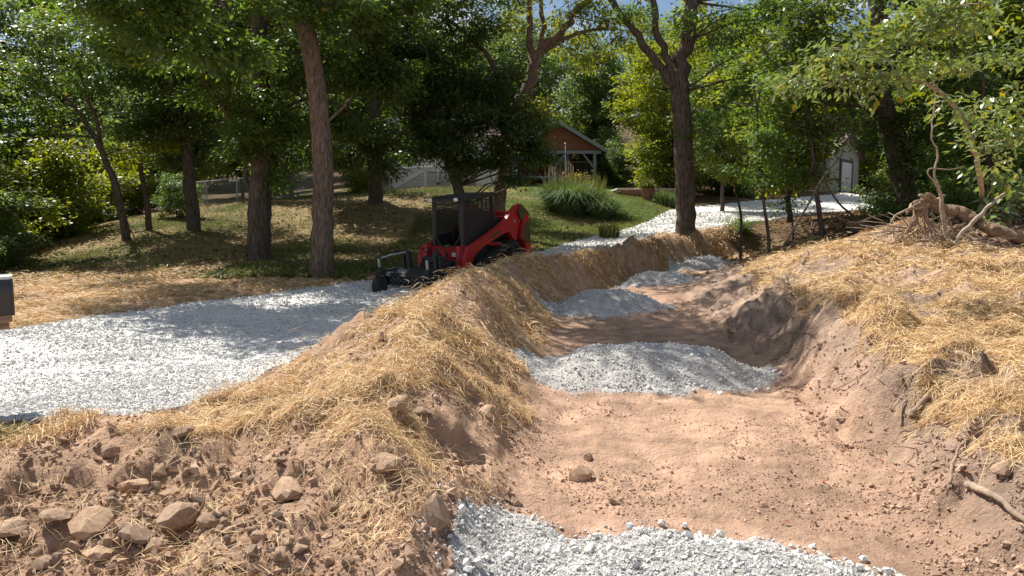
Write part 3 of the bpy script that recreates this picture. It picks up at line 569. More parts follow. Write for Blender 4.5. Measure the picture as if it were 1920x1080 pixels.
tree('crooked_tree', 'brown forked tree whose thick limbs spread above the cabin, right one of the pair', None, (PX([(933, 440), (934, 395), (940, 340), (948, 290), (954, 235), (972, 195), (985, 178)], 24.8), .24, .23),
     [(PX([(985, 180), (1000, 135), (1012, 100), (1050, 62), (1085, 20), (1110, -20)], 24.8), .22, .09), (PX([(1003, 120), (994, 60), (990, 0), (992, -60)], 24.8), .13, .08), (PX([(1010, 100), (1018, 50), (1014, 0), (1020, -60)], 24.8), .10, .06),
      (PX([(1020, 96), (1060, 72), (1100, 58), (1140, 54)], 24.8), .09, .035), (PX([(955, 232), (935, 185), (925, 120), (880, 70), (850, 42), (822, 28)], 24.6), .12, .05)],
     [B(1060, 10, 24.4, 2.3, .9, 70), B(1130, 70, 24.6, 1.6, .6, 45), B(900, 30, 24.2, 1.7, .8, 45), B(980, 205, 24.2, .8, .5, 45), B(1170, 15, 24.8, 1.8, .7, 60), BW(1.5, 25, 11, 3.2, 1.8, 120), B(1110, 120, 24.8, .9, .3, 18)],
     'leaf_bright', .15, per=12, bark='bark_red', yellow=.2, nside=14)
tree('roadside_tree', 'big dark forked tree standing on the straw berm right of the driveway', None, (PX([(1285, 430), (1284, 350), (1281, 260), (1277, 200), (1272, 165)], 23.2), .32, .29),
     [(PX([(1272, 175), (1245, 140), (1215, 95), (1185, 55), (1150, 5), (1130, -50)], 23.2), .15, .09), (PX([(1266, 165), (1250, 115), (1232, 60), (1222, 0), (1215, -60)], 23.2), .14, .09),
      (PX([(1278, 175), (1284, 110), (1290, 40), (1296, -40), (1300, -160)], 23.2), .27, .17)],
     [B(1180, 30, 23, 1.0, .5, 24), B(1330, 60, 22.8, 1.4, .9, 70), B(1400, 130, 22.6, 1.5, .9, 85), B(1360, 200, 22.6, 1.2, .6, 55), B(1420, 30, 22.8, 1.8, 1, 100), B(1330, 250, 22.8, .7, .5, 22), BW(6.5, 24.5, 11.5, 3.2, 2, 150), BW(8.6, 24, 8.8, 2.2, 1.3, 110)],
     'leaf_oak', .15, nside=18)
# ---- the thicket right of the ditch end
tree('vine_tree', 'dark vine covered trunk behind the uprooted log', None, (PX([(1702, 385), (1690, 330), (1672, 260), (1655, 190), (1648, 110), (1645, 20), (1640, -80)], 19.5), .27, .2),
     [(PX([(1662, 240), (1620, 200), (1560, 195), (1490, 150)], 19.5), .07, .03), (PX([(1680, 300), (1735, 250), (1765, 170), (1790, 90)], 19.3), .08, .04), (PX([(1700, 380), (1712, 320), (1700, 260), (1680, 220)], 19.2), .05, .03)],
     [B(1600, 140, 18.6, 1.6, .8, 110), B(1520, 80, 18.8, 1.6, .9, 110), B(1700, 100, 18.8, 1.5, .9, 110), B(1800, 190, 18.6, 1.4, 1.0, 110), B(1620, 40, 19, 2, 1, 120), B(1760, 20, 19, 2, 1, 120), B(1690, 240, 18.8, .8, .8, 50), B(1690, 330, 19.0, .5, .6, 25), BW(12, 21, 10.5, 3, 2, 120)],
     'leaf_dark', .15, nside=12, vb=.1)
for i, (a, lab, r, bl, lf) in enumerate([
    ([(1441, 445, 19.5), (1432, 380, 19.5), (1425, 300, 19.5), (1420, 220, 19.5), (1412, 150, 19.5)], 'thin leafy sapling, first right of the big roadside tree', .055, [(1430, 260, 19.2, .8, .6, 60), (1400, 320, 19.2, .6, .5, 40), (1440, 180, 19.4, 1.0, .7, 60), (1460, 330, 19.2, .5, .35, 26)], 'leaf_oak'),
    ([(1390, 420, 22), (1386, 385, 22), (1376, 350, 22), (1368, 325, 22)], 'short forked sapling with yellowish top leaves beside the driveway', .05, [(1372, 300, 22, .9, .45, 55), (1390, 320, 21.8, .7, .4, 40)], 'leaf_bright'),
    ([(1540, 425, 19), (1532, 370, 19), (1524, 290, 19), (1514, 220, 19), (1510, 150, 19)], 'dark leaning sapling in front of the garage wall', .085, [(1500, 230, 18.8, .9, .7, 60), (1550, 185, 18.8, .8, .4, 30), (1516, 330, 18.8, .3, .25, 8)], 'leaf_dark'),
    ([(1487, 430, 20), (1480, 370, 20), (1478, 300, 20), (1482, 230, 20)], 'wispy sapling between the two taller saplings by the garage', .035, [(1478, 270, 20, .8, .6, 60), (1470, 330, 19.8, .7, .4, 50), (1480, 380, 19.8, .3, .2, 8)], 'leaf_oak'),
    ([(1600, 425, 18.6), (1572, 380, 18.6), (1545, 330, 18.6), (1546, 250, 18.6), (1552, 180, 18.6)], 'twisting vine stem hanging before the garage gable', .035, [(1550, 170, 18.4, .8, .5, 40), (1590, 240, 18.6, .3, .2, 6)], 'leaf_dark'),
    ([(1850, 400, 17.5), (1852, 300, 17.5), (1840, 200, 17.5), (1850, 80, 17.5)], 'tall stem at the right picture edge behind the bent sapling', .09, [(1860, 220, 17.2, 1.2, .8, 90), (1840, 110, 17.2, 1.3, .8, 90), (1900, 310, 17.2, .9, .6, 60), (1790, 280, 17.6, .8, .6, 50)], 'leaf_oak')]):
    tree('sapling', lab, 'saplings at the thicket edge', (PX(a), r, r*.4), [], [B(*b) for b in bl], lf, .13, per=12, flare=.2, twigs=4, rad=.38, nside=8)
# ---------------------------------------------------------------- background wood: a few kinds, copied one by one
def copy_tree(o, parent=None):
    c = o.copy(); C.objects.link(c)
    if parent is not None: c.parent = parent
    for ch in list(o.children): copy_tree(ch, c)
    return c
def _pt(name, hgt, r, leaf, L, n, tr, bark='bark', low=.18):
    root = empty(name, (0, 0, 0)); mb = MB()
    q = limb_tube(mb, [Vector((0, 0, -.5)), Vector((0, 0, .6)), Vector((random.gauss(0, .25), random.gauss(0, .25), hgt*.35)), Vector((random.gauss(0, .4), random.gauss(0, .4), hgt*.85))], tr, tr*.25, 9, .4, amp=.05)
    mb.build('trunk', M[bark], root, smooth=True); blobs = []; m = max(4, int(hgt/1.25)); tw = MB()
    for k in range(m):
        f = low+(1-low)*(k+.5)/m; rr = r*math.sin(min(1, (f-low+.12)/(1-low)*1.25)*math.pi*.55)*(1.05-.5*max(0, f-.65)/.35)
        for j in range(3 if f < .85 else 1):
            a = k*2.4+j*2.1+random.uniform(-.4, .4); d = rr*random.uniform(.35, .68); blobs.append(((math.cos(a)*d, math.sin(a)*d, hgt*f), (rr*.55, rr*.55, hgt/m*.75), int(n/(3*m)/DENS)))
            s = min(q, key=lambda p: abs(p.z-hgt*f+1)); tw.tube([s, Vector(blobs[-1][0])], [tr*.25, .02], 5)
    tw.build('branches', M[bark], root, smooth=True)['kind'] = 'stuff'
    Cs, Ax, vv = sprays(blobs, L, 10, rad=L*2.9, flat=.4); V, F = leaf_mesh(Cs, Ax, L, .55)
    linkmesh('crown', npmesh('crown', V, F, [M[leaf]], False, {'v': np.repeat(vv, 4)}), root); return root
PR = {'tall': [_pt('forest_tree', 15, 4.4, 'leaf_far', .34, 1700, .24), _pt('forest_tree', 17, 4.0, 'leaf_far', .32, 1700, .26, low=.12), _pt('forest_tree', 14, 4.6, 'leaf_bright', .34, 1500, .22)],
      'dark': [_pt('forest_tree', 15, 3.9, 'leaf_dark', .26, 1900, .24, low=.2)],
      'shrub': [_pt('shrub', 3.6, 1.9, 'leaf_far', .17, 900, .06, low=.05), _pt('shrub', 3.0, 1.9, 'leaf_bright', .17, 800, .05, low=.05), _pt('shrub', 4.4, 2.0, 'leaf_oak', .17, 1000, .06, low=.05)],
      'low': [_pt('undergrowth_bush', 1.3, 1.1, 'leaf_oak', .12, 330, .03, low=.02), _pt('undergrowth_bush', 1.5, 1.1, 'leaf_far', .12, 330, .03, low=.02)]}
USED = set()
def place(kind, x, y, s=1.0, i=None, lab=None, grp=None, cat='tree', nm=None, dz=0.0, sz=None):
    p = PR[kind][i if i is not None else random.randrange(len(PR[kind]))]
    o = p if id(p) not in USED else copy_tree(p); USED.add(id(p))
    o.location = (x, y, Hs(x, y)+dz-.05); o.rotation_euler = (0, 0, random.uniform(0, 6.28)); o.scale = (s, s, sz or s*random.uniform(.92, 1.1))
    if nm: o.name = nm
    return tagp(o, lab, cat, grp)
G1 = ['broad green tree among the wood on the rising ground behind the cabin', 'trees of the wood behind the cabin']
for (yy, gap, x0, x1, s) in ((61, 5.4, -33, 46, .74), (73, 6.5, -42, 56, .82), (90, 8.5, -56, 66, .98)):
    x = x0
    while x < x1:
        place('tall', x+random.uniform(-1.2, 1.2), yy+random.uniform(-2.5, 2.5), s*random.uniform(.85, 1.15), None, *G1); x += gap*random.uniform(.8, 1.2)
for x, y, s in ((-20, 44, .85), (-15.5, 47, .9), (-11, 52, .9), (-6, 55, .85), (-26, 42, .9), (-24.5, 35, .75), (-29, 36, .9), (-22, 29.5, .6), (-27, 29, .75)):
    place('tall' if s > .8 else 'dark', x, y, s, None, 'leafy tree behind the chain link fence left of the cabin' if y > 40 else 'tree crowding the left edge of the lawn above the bushes', 'trees behind the fence' if y > 40 else 'trees at the left lawn edge')
for x, y, s in ((17.5, 26, .8), (10.6, 36.5, .6), (21, 31, .9), (19, 22, .75), (24, 26, .9), (26, 34, 1.0), (16.5, 19.5, .55), (33, 36, 1.), (30, 28, .95), (38, 42, 1.1), (26, 43, .95)):
    place('dark' if random.random() < .7 else 'tall', x, y, s, None, 'dark tree deep in the shady wood on the right', 'trees of the shady wood on the right')
for x, y, s in ((10.6, 27.5, .62), (9.4, 44.5, .75), (14.2, 52, .9)):
    place('tall', x, y, s, None, {10.6: 'small tree right of the big roadside tree, over the driveway', 9.4: 'mid sized bright tree between cabin and roadside tree', 14.2: 'leafy tree left of the garage roof'}[x])
# shrubs: the left thicket, the shrubs by driveway and cabin
n_ = 0
for (x, y, s) in [(-16.6, 22.5, 1.0), (-18.6, 24, 1.15), (-17.2, 27, 1.2), (-20.5, 22, 1.2), (-15.2, 20.9, .75), (-19.5, 20, 1.1), (-21.5, 26, 1.4), (-19, 30.5, 1.1), (-19.5, 33, 1.2), (-23, 31, 1.4), (-19.5, 38, .9), (-22, 19, 1.1), (-14.6, 18.9, .45), (-25, 24, 1.6)]:
    place('shrub', x, y, s, None, 'tangled green bush in the thicket along the left lawn edge', 'bushes of the left thicket', 'bush')
for (x, y, s, i, lab) in [(9.1, 42.5, 1.35, 1, 'bright green shrub just left of the big roadside tree'), (13.6, 45.5, 1.1, 0, 'rounded green shrub beyond the driveway right of the roadside tree'), (11.6, 47.5, 1.15, 1, 'tall shrub behind the rounded shrub by the driveway'),
                          (7.2, 50, .8, 0, 'pale grey green shrub right of the cabin porch'), (16.8, 50, .9, 0, 'green shrub in front of the garage roof'), (-8.2, 39.5, .6, 1, 'sunlit yellow green shrub by the tan house'), (-14.0, 30.2, .42, 2, 'small dark shrub at the foot of the young tree'),
                          (26.5, 50, .8, 1, 'sunlit shrub at the right corner of the garage'), (-12.1, 35.5, .22, 1, 'low green plant at the fence corner')]:
    place('shrub', x, y, s, i, lab, None, 'shrub')
for k in range(46):
    x = random.uniform(-40, 60); y = random.uniform(55.5, 59) if random.random() < .6 else random.uniform(66, 70)
    if abs(x-2.5) < 7 and y < 57: continue
    place('shrub', x, y, random.uniform(.9, 1.5), None, 'understory bush at the foot of the far wood', 'understory bushes of the far wood', 'bush')
for (x, y, s) in [(10.2, 19.8, .6), (11.5, 18.9, .7), (12.8, 20.5, .9), (14.1, 19.0, .9), (12.2, 23.5, .9), (14, 24.5, 1.2), (15.5, 22, 1.1), (13.4, 16.9, .8), (14.6, 15.6, .9), (12.2, 16.6, .5), (16.2, 17.3, 1.2), (17.5, 14.5, 1.2), (15.8, 13.2, .8), (8.0, 25.2, .45), (18.5, 19.5, 1.5)]:
    place('low', x, y, s, None, 'leafy undergrowth bush beneath the thicket trees on the right', 'undergrowth bushes on the right', 'bush')
for (x, y, s) in [(16.9, 28, .9), (16.2, 25.5, .9), (18.5, 27.5, 1.2), (17, 23.5, 1.0), (20.5, 24.5, 1.2), (23.5, 37.5, 1.2), (15.0, 24, .7), (22.5, 21, 1.2)]:
    place('shrub', x, y, s, 2, 'dark shrub in the shady wood behind the log', 'shrubs in the shady wood', 'shrub')
# every copy its own label, by its place among its neighbours
ORD = ['first', 'second', 'third', 'fourth', 'fifth', 'sixth', 'seventh', 'eighth', 'ninth', 'tenth', 'eleventh', 'twelfth', 'thirteenth', 'fourteenth', 'fifteenth', 'sixteenth', 'seventeenth', 'eighteenth', 'nineteenth', 'twentieth', 'twenty first', 'twenty second', 'twenty third', 'twenty fourth', 'twenty fifth', 'twenty sixth', 'twenty seventh', 'twenty eighth', 'twenty ninth', 'thirtieth']
ORD += ['thirty '+o for o in ORD[:9]]
def relabel(group, fmt, rowf=lambda o: ''):
    rows = {}
    for o in C.objects:
        if o.get('group') == group and o.parent is None: rows.setdefault(rowf(o), []).append(o)
    for r_, l_ in rows.items():
        l_.sort(key=lambda o: o.location.x/o.location.y)
        for i, o in enumerate(l_): o['label'] = fmt.format(o=ORD[min(i, len(ORD)-1)], r=r_)
relabel('trees of the wood behind the cabin', 'green tree, {o} from the left in the {r} row of the wood behind the cabin', lambda o: 'front' if o.location.y < 66 else 'middle' if o.location.y < 80 else 'back')
relabel('trees behind the fence', 'leafy tree, {o} from the left behind the chain link fence')
relabel('trees at the left lawn edge', 'tree over the left thicket, {o} from the left picture edge')
relabel('trees of the shady wood on the right', 'dark tree in the shady wood on the right, {o} from its left side')
relabel('bushes of the left thicket', 'green bush in the thicket at the left lawn edge, {o} from the left')
relabel('understory bushes of the far wood', 'bush at the {r} foot of the far wood, {o} from the left', lambda o: 'near' if o.location.y < 62 else 'hidden')
relabel('undergrowth bushes on the right', 'leafy undergrowth under the right thicket, {o} bush from the driveway side')
relabel('shrubs in the shady wood', 'dark shrub behind the uprooted log, {o} from the driveway side')
# ---------------------------------------------------------------- check dams of crushed stone
def icorock(sub=2, seed=0, cuts=7, flat=.7, rough=.1):
    rnd = random.Random(seed); bm = bmesh.new(); bmesh.ops.create_icosphere(bm, subdivisions=sub, radius=1)
    pl = []
    for k in range(cuts):
        v = Vector((rnd.gauss(0, 1), rnd.gauss(0, 1), rnd.gauss(0, 1))).normalized(); pl.append((v, rnd.uniform(.42, .74)))
    for v in bm.verts:
        for nrm, d in pl:
            t = v.co.dot(nrm)
            if t > d: v.co -= nrm*(t-d)*.92
        v.co *= 1+rnd.uniform(-rough, rough)*.5
        v.co.z *= flat
    me = bpy.data.meshes.new('rock'); bm.to_mesh(me); bm.free(); return me
SM = []
for k in range(6):
    me = icorock(1, 40+k, 5, .8, .12); me.materials.append(M['stone_plain'] if 'stone_plain' in M else M['stone']); SM.append(me)
def put(me, name, loc, s, parent=None, rot=None, sc=(1, 1, 1)):
    o = bpy.data.objects.new(name, me); C.objects.link(o); o.location = loc; o.scale = (s*sc[0], s*sc[1], s*sc[2])
    o.rotation_euler = rot or (random.uniform(0, 6.28), random.uniform(0, 6.28), random.uniform(0, 6.28)); o.parent = parent; return o
DL = ['nearest pile of crushed limestone in the ditch, at the bottom picture edge', 'broad pale gravel check dam across the middle of the ditch, second nearest',
      'shaded grey gravel check dam, third along the ditch', 'small gravel check dam, fourth along the ditch', 'farthest gravel check dam, sunlit, at the top of the ditch']
for i, (cx, cy, rx, ry, hh) in enumerate(DAMS):
    root = empty('gravel_check_dam', up(cx, cy), 0, DL[i], 'gravel pile', 'gravel check dams in the ditch')
    n = (46000, 32000, 10000, 6000, 6000)[i]; xx = cx+rx*1.35*RNG.uniform(-1, 1, n); yy = cy+ry*1.35*RNG.uniform(-1, 1, n)
    k = dam_mask(xx, yy) & (yy > 2.2); xx, yy = xx[k], yy[k]
    s = RNG.lognormal(-4.95, .48, len(xx)).clip(.004, .028)*(1, 1.1, 1.7, 2.0, 2.2)[i]
    o = stones(0, xx-root.location.x, yy-root.location.y, s, M['stone'], 'crushed_stone', None, None, parent=root, z=H(xx, yy)-root.location.z, sink=.1)
    m = (230, 110, 24, 10, 10)[i]; c = 0; tr_ = 0
    while c < m and tr_ < 9000:
        tr_ += 1; a = random.uniform(0, 6.28); rr = random.uniform(.72, 1.04) if random.random() < .78 else random.uniform(0, 1)
        if i == 1 and math.cos(a) < -.2 and random.random() < .7: continue
        if i == 0 and (math.sin(a) < .2): continue
        x0 = cx+rx*rr*math.cos(a); y0 = cy+ry*rr*math.sin(a)
        s0 = .013+.024*random.random()**1.8*(1, 1, 1.1, 1.2, 1.2)[i]; put(random.choice(SM), 'stone', Vector((x0, y0, Hs(x0, y0)+s0*.35))-root.location, s0, root); c += 1
for (a, b, s, lab) in [(1241, 986, .032, 'lone white stone on the ditch floor just above the nearest gravel pile'), (1284, 990, .028, 'white stone just above the rim of the nearest gravel pile, right of the lone one'), (865, 963, .03, 'yellowish stone at the upper left tip of the nearest gravel pile'),
                       (1320, 938, .018, 'tiny pale stone on the open ditch floor below the second gravel pile'), (1065, 753, .022, 'small pale stone just in front of the second gravel pile'), (1160, 806, .015, 'white chip of stone in the middle of the ditch floor'), (1236, 757, .015, 'white chip of stone close below the second gravel pile')]:
    p = G(a, b); tagp(put(random.choice(SM), 'stone', p+Vector((0, 0, s*.5)), s), lab, 'stone')
# ---------------------------------------------------------------- rocks in the dug earth
RM = []
for k in range(9):
    me = icorock(2, 60+k, 9, (.75, .6, .85, .45, .7, .8, .38, .7, .6)[k], .05); me.materials.append(M['rock']); RM.append(me)
ROCKS = [(317, 995, 80, 0, 'largest rounded brown rock of the heap at the lower left'), (176, 1001, 76, 1, 'broad brown rock left of the largest rounded one in the heap'), (106, 980, 62, 3, 'slanting slab rock left of the heap of brown rocks'), (252, 1020, 62, 4, 'brown rock below and left of the largest rock in the heap'),
         (286, 1040, 42, 5, 'small grey brown rock below the largest rock'), (392, 990, 40, 2, 'pale tan rock at the right end of the heap'), (335, 826, 46, 6, 'thin tilted slab rock lying alone near the gravel driveway edge'), (536, 935, 84, 6, 'long flat slab rock jutting from the earth under straw'),
         (246, 930, 52, 1, 'dusty rock at the top of the lower left heap'), (211, 855, 36, 5, 'squat rock beside a dark hollow in the earth'), (322, 877, 30, 2, 'small block of rock above the heap, the upper of two'), (300, 895, 36, 7, 'small block of rock above the heap, the lower of two'),
         (352, 970, 38, 4, 'orange stained rock behind the largest rounded rock'), (320, 935, 34, 8, 'reddish flat rock between dusty rock and orange rock'), (214, 955, 36, 0, 'tan cobble stacked under the dusty rock'), (230, 1000, 24, 5, 'narrow rock standing between the two largest rocks'),
         (84, 1066, 46, 7, 'brown rock at the bottom left edge of the picture'), (192, 1052, 60, 1, 'broad low rock near the bottom edge below the broad brown rock'), (525, 1047, 34, 2, 'angular clod of rock near the bottom edge under the straw tuft'), (562, 1040, 36, 3, 'upright wedge of rock right of the angular clod'),
         (474, 1042, 30, 4, 'small rock left of the angular clod near the bottom edge'), (294, 975, 26, 8, 'rock with a white quartz face tucked behind the largest rock'), (8, 1005, 64, 1, 'half seen rock at the left picture edge'), (720, 884, 72, 6, 'pale tan slab resting on straw on the near berm'),
         (747, 770, 52, 8, 'grey slab half sunk in the berm beneath the straw'), (795, 782, 34, 3, 'small slab beside the grey half sunk slab'), (912, 780, 44, 6, 'thin tan slab on the ditch side of the berm'), (640, 692, 30, 6, 'small flat rock in straw on the driveway side of the berm'),
         (1090, 900, 48, 2, 'blocky tan rock alone on the ditch floor'), (1104, 866, 20, 5, 'small stone just above the blocky tan rock in the ditch'), (1150, 945, 22, 8, 'flat stone in the ditch below and right of the blocky rock'), (1885, 892, 52, 6, 'flat pale rock sunk in the right bank'), (1460, 700, 10, 5, 'small stone right of the second gravel pile'),
         (1000, 615, 26, 8, 'rock in the shaded ditch side of the berm above the second gravel pile'), (975, 585, 24, 6, 'flat rock high on the shaded ditch side of the berm'), (525, 870, 26, 1, 'dull rock halfway up the near straw slope'), (620, 965, 30, 5, 'rock below the straw clump left of the ridge foot'), (430, 1000, 24, 7, 'small rock just right of the pale tan one'),
         (130, 900, 26, 4, 'lumpy rock below the dark grass tuft'), (60, 925, 30, 0, 'earthy rock near the left edge above the slanting slab'), (470, 905, 20, 2, 'small brown rock left of the long flat slab'), (1730, 655, 22, 3, 'stone on the right bank at the straw edge'), (1805, 672, 26, 8, 'grey stone stuck in straw on the right bank')]
for i, (px, py, w, k, lab) in enumerate(ROCKS):
    p = G(px, py); r = w/1350*p.y*.5*1.18
    tagp(put(RM[k], 'rock', p+Vector((0, .2*r, r*.32)), r, None, (random.uniform(-.35, .35), random.uniform(-.3, .3), random.uniform(0, 6.28)), (1.1, .95, 1.0)), lab, 'rock')
p = G(812, 985); tagp(put(RM[2], 'earth_block', p+Vector((0, .05, .04)), .14, None, (.35, .15, .4), (.75, 1.25, 1.0)), 'tall block of packed brown earth at the left end of the nearest gravel pile', 'earth clod')
k = 0
while k < 125:
    px, py = random.uniform(0, 720), (random.uniform(850, 1079) if k % 2 else random.gauss(985, 45))
    py = min(1079, max(850, py))
    if py < 1080-(720-px)*.0-(px > 500)*60 and px > 560: continue
    p = G(px, py); r = random.uniform(.014, .044); k += 1
    tagp(put(random.choice(RM), 'small_rock', p+Vector((0, 0, r*.25)), r), 'small brown stone strewn on the bare earth at the lower left', 'rock', 'small stones in the lower left earth')
# ---------------------------------------------------------------- skid steer with power rake
M['red'] = mat('red_machine_paint', (.42, .018, .022), (.32, .018, .02), scale=3, rough=.35, spec=.5, bump=.05)
M['black'] = mat('black_machine_paint', (.018, .018, .019), (.03, .028, .026), scale=5, rough=.5, spec=.5, bump=.1)
M['rubber'] = mat('black_rubber', (.022, .022, .022), (.05, .045, .04), scale=6, rough=.85, spec=.3, bump=.3)
M['steel'] = solid('worn_bare_steel', (.42, .43, .44), .38, .8)
M['lamp'] = solid('white_lamp_lens', (.8, .8, .78), .25)
M['decal'] = mat('olive_brown_decal', (.10, .075, .03), (.05, .04, .02), scale=6, rough=.5)
M['decal_white'] = solid('white_decal', (.7, .7, .72), .5)
hd = Vector((-.574, -.819, 0)); CX, CY = -.94, 17.6
zf = Hs(CX+hd.x*1.0, CY+hd.y*1.0); zr = Hs(CX-hd.x*1.0, CY-hd.y*1.0)
sk = empty('skid_steer', (CX, CY, (zf+zr)/2+.01), 0, 'red track loader with black cage cab and power rake parked on the driveway', 'skid steer')
sk.rotation_euler = (math.atan2(zf-zr, 2.0), 0, math.radians(145)); sk.rotation_mode = 'XYZ'; sk.scale = (.96, .91, .96)
MB().prism([(-1.35, .35), (-1.45, .62), (-1.4, .85), (.95, .80), (1.02, .62), (.95, .28), (.7, .24), (-1.1, .24)], -.5, .5).build('chassis', M['black'], sk, bevel=.02)
MB().prism([(.93, .42), (1.06, .45), (1.05, .86), (.93, .92)], -.5, .5).build('front_sill', M['red'], sk, bevel=.015)
MB().box((-.28, 1.062, .72), (.18, .006, .10)).build('decal', M['decal_white'], sk); MB().box((.22, 1.062, .60), (.16, .006, .12)).build('decal', M['decal_white'], sk)
MB().prism([(-1.5, .85), (-1.5, 1.2), (-1.35, 1.36), (-.5, 1.40), (-.45, .85)], -.46, .46).build('engine_hood', M['black'], sk, bevel=.03)
MB().box((0, -1.18, 1.46), (1.34, .16, .14), bev=.02).build('arm_crossmember', M['red'], sk)
MB().prism([(-1.30, 1.2), (-.9, 1.2), (-.75, 1.42), (-1.25, 1.42)], -.56, .56).build('rear_guard', M['red'], sk, bevel=.015)
def trackloop():
    pr = []
    def arc(cy, cz, r, a0, a1, n):
        for k in range(n+1): a = math.radians(a0+(a1-a0)*k/n); pr.append((cy+r*math.cos(a), cz+r*math.sin(a)))
    arc(.82, .24, .22, -90, 75, 7); arc(-.70, .60, .21, 60, 150, 5); arc(-1.02, .24, .22, 170, 270, 6); return pr
pr = trackloop()
for sx in (-1, 1):
    inner = [(y*.93-.01, .34+(z-.34)*.80) for y, z in pr]; n = len(pr); x0, x1 = sx*.54, sx*.90
    vs = [(x, a, b) for x in (x0, x1) for (a, b) in pr]+[(x, a, b) for x in (x0, x1) for (a, b) in inner]; fs = []
    for k in range(n):
        k2 = (k+1) % n; fs += [(k, k2, n+k2, n+k), (2*n+k, 3*n+k, 3*n+k2, 2*n+k2), (k, 2*n+k, 2*n+k2, k2), (n+k, n+k2, 3*n+k2, 3*n+k)]
    tk = MB().add(vs, fs).build('track', M['rubber'], sk)
    lg = MB(); P = [Vector((0, a, b)) for a, b in pr]; tot = 0
    for k in range(n):
        a, b = P[k], P[(k+1) % n]; d = b-a; m = max(1, round(d.length/.095)); nn = Vector((0, d.z, -d.y)).normalized()
        for j in range(m):
            c = a+d*((j+.5)/m)+nn*.012; lg.bar(Vector((x0+sx*.02, c.y, c.z)), Vector((x1-sx*.02, c.y+.03*sx, c.z)), .045, .03, up=(0, d.y, d.z))
    o = lg.build('tread_lugs', M['rubber'], tk); o['kind'] = 'stuff'
    for (yy, zz, rr, nm) in [(.82, .24, .17, 'idler_wheel'), (-1.02, .24, .17, 'idler_wheel'), (-.70, .60, .16, 'drive_sprocket')]+[(q, .17, .11, 'road_wheel') for q in (-.6, -.2, .2, .55)]:
        MB().tube([(sx*.60, yy, zz), (sx*.86, yy, zz)], rr, 14).build(nm, M['black'], tk)
    # loader arm
    ap = [(-1.44, 1.50), (-1.22, 1.72), (-1.04, 1.66), (-.55, 1.36), (.15, 1.14), (.80, .98), (1.08, .92), (1.24, .72), (1.30, .30), (1.10, .26), (1.02, .55), (.84, .72), (.45, .86), (-.30, 1.02), (-.62, 1.06), (-.86, .78), (-.98, .80), (-1.10, 1.12)]
    arm = MB().prism(ap, sx*.62, sx*.78).build('loader_arm', M['red'], sk, bevel=.02)
    MB().prism([(-.25, 1.10), (.30, .975), (.32, 1.03), (-.2, 1.17)], sx*.781, sx*.785).build('arm_decal', M['decal'], arm)
    for (yy, zz) in ((-1.2, 1.58), (1.15, .42), (-.9, 1.3)): MB().tube([(sx*.60, yy, zz), (sx*.80, yy, zz)], .045, 10).build('pivot_pin', M['steel'], arm)
    tw = MB().prism([(-1.14, 1.05), (-1.30, 1.42), (-1.52, 1.42), (-1.58, .95), (-1.52, .22), (-1.34, .22), (-1.26, .70), (-1.10, .82)], sx*.60, sx*.84).build('rear_tower', M['red'], sk, bevel=.02)
    MB().prism([(-1.17, 1.02), (-1.30, 1.20), (-1.50, 1.22), (-1.55, .95), (-1.50, .66), (-1.30, .66), (-1.17, .86)], sx*.842, sx*.85).build('tower_decal', M['decal'], tw)
    MB().prism([(-1.16, 1.30), (-1.05, 1.52), (-1.22, 1.70), (-1.56, 1.44), (-1.50, 1.28), (-1.30, 1.22)], sx*.80, sx*.835).build('link_cover', M['decal'], tw)
    MB().tube([(sx*.56, -.65, .72), (sx*.66, .30, .90)], .055, 12).build('lift_cylinder', M['red'], sk, smooth=False)
    MB().tube([(sx*.66, .30, .90), (sx*.68, .70, .96)], .028, 10).build('cylinder_rod', M['steel'], sk)
    MB().prism([(1.02, .98), (1.22, .86), (1.30, .60), (1.28, .34), (1.08, .34), (.98, .60), (.86, .88)], sx*.46, sx*.615).build('front_arm_bracket', M['red'], sk, bevel=.04)
    MB().tube([(sx*.50, 1.28, .40), (sx*.50, 1.18, .95)], .05, 10).build('tilt_cylinder', M['red'], sk)
    MB().tube([(sx*.57, .85, .90), (sx*.60, 1.0, .98), (sx*.57, 1.12, .88), (sx*.52, 1.2, .7)], .016, 6).build('hydraulic_hose', M['rubber'], sk, smooth=True)
    # cab side
    for (yy0, zz0, yy1, zz1, nm) in ((.92, .86, .80, 2.0, 'front_post'), (-.42, .95, -.42, 2.0, 'rear_post')):
        MB().bar((sx*.44, yy0, zz0), (sx*.44, yy1, zz1), .07, .09, up=(1, 0, 0)).build(nm, M['black'], sk)
    MB().prism([(-.40, .86), (.88, .86), (.86, 1.16), (-.40, 1.16)], sx*.42, sx*.46).build('cab_side_panel', M['black'], sk, bevel=.01)
    g = MB()
    for q in np.arange(-.36, .80, .055): g.bar((sx*.445, q, 1.16), (sx*.445, q-.02, 1.95), .017)
    for q in np.arange(1.2, 1.95, .055): g.bar((sx*.445, -.38, q), (sx*.445, .80, q), .017)
    o = g.build('side_mesh', M['black'], sk); o['kind'] = 'stuff'
MB().prism([(-.55, 1.98), (-.55, 2.08), (.78, 2.10), (.98, 2.04), (.98, 1.97)], -.5, .5).build('roof', M['black'], sk, bevel=.02)
for sx in (-1, 1): MB().box((sx*.40, .99, 2.03), (.11, .04, .08), bev=.01).build('work_light', M['lamp'], sk)
MB().bar((-.44, .84, 1.90), (.44, .84, 1.90), .05).build('door_frame_top', M['black'], sk)
fr = MB()
for sx in (-1, 1):
    fr.tube([(sx*.37, .84, 1.88), (sx*.37, .92, 1.12), (sx*.20, .97, .90)], .018, 6)
fr.tube([(-.20, .97, .90), (.20, .97, .90)], .018, 6); o = fr.build('door_hoop', M['black'], sk); o['kind'] = 'stuff'
g = MB()
for q in np.arange(-.40, .42, .06): g.bar((q, -.42, 1.2), (q, -.42, 1.95), .013)
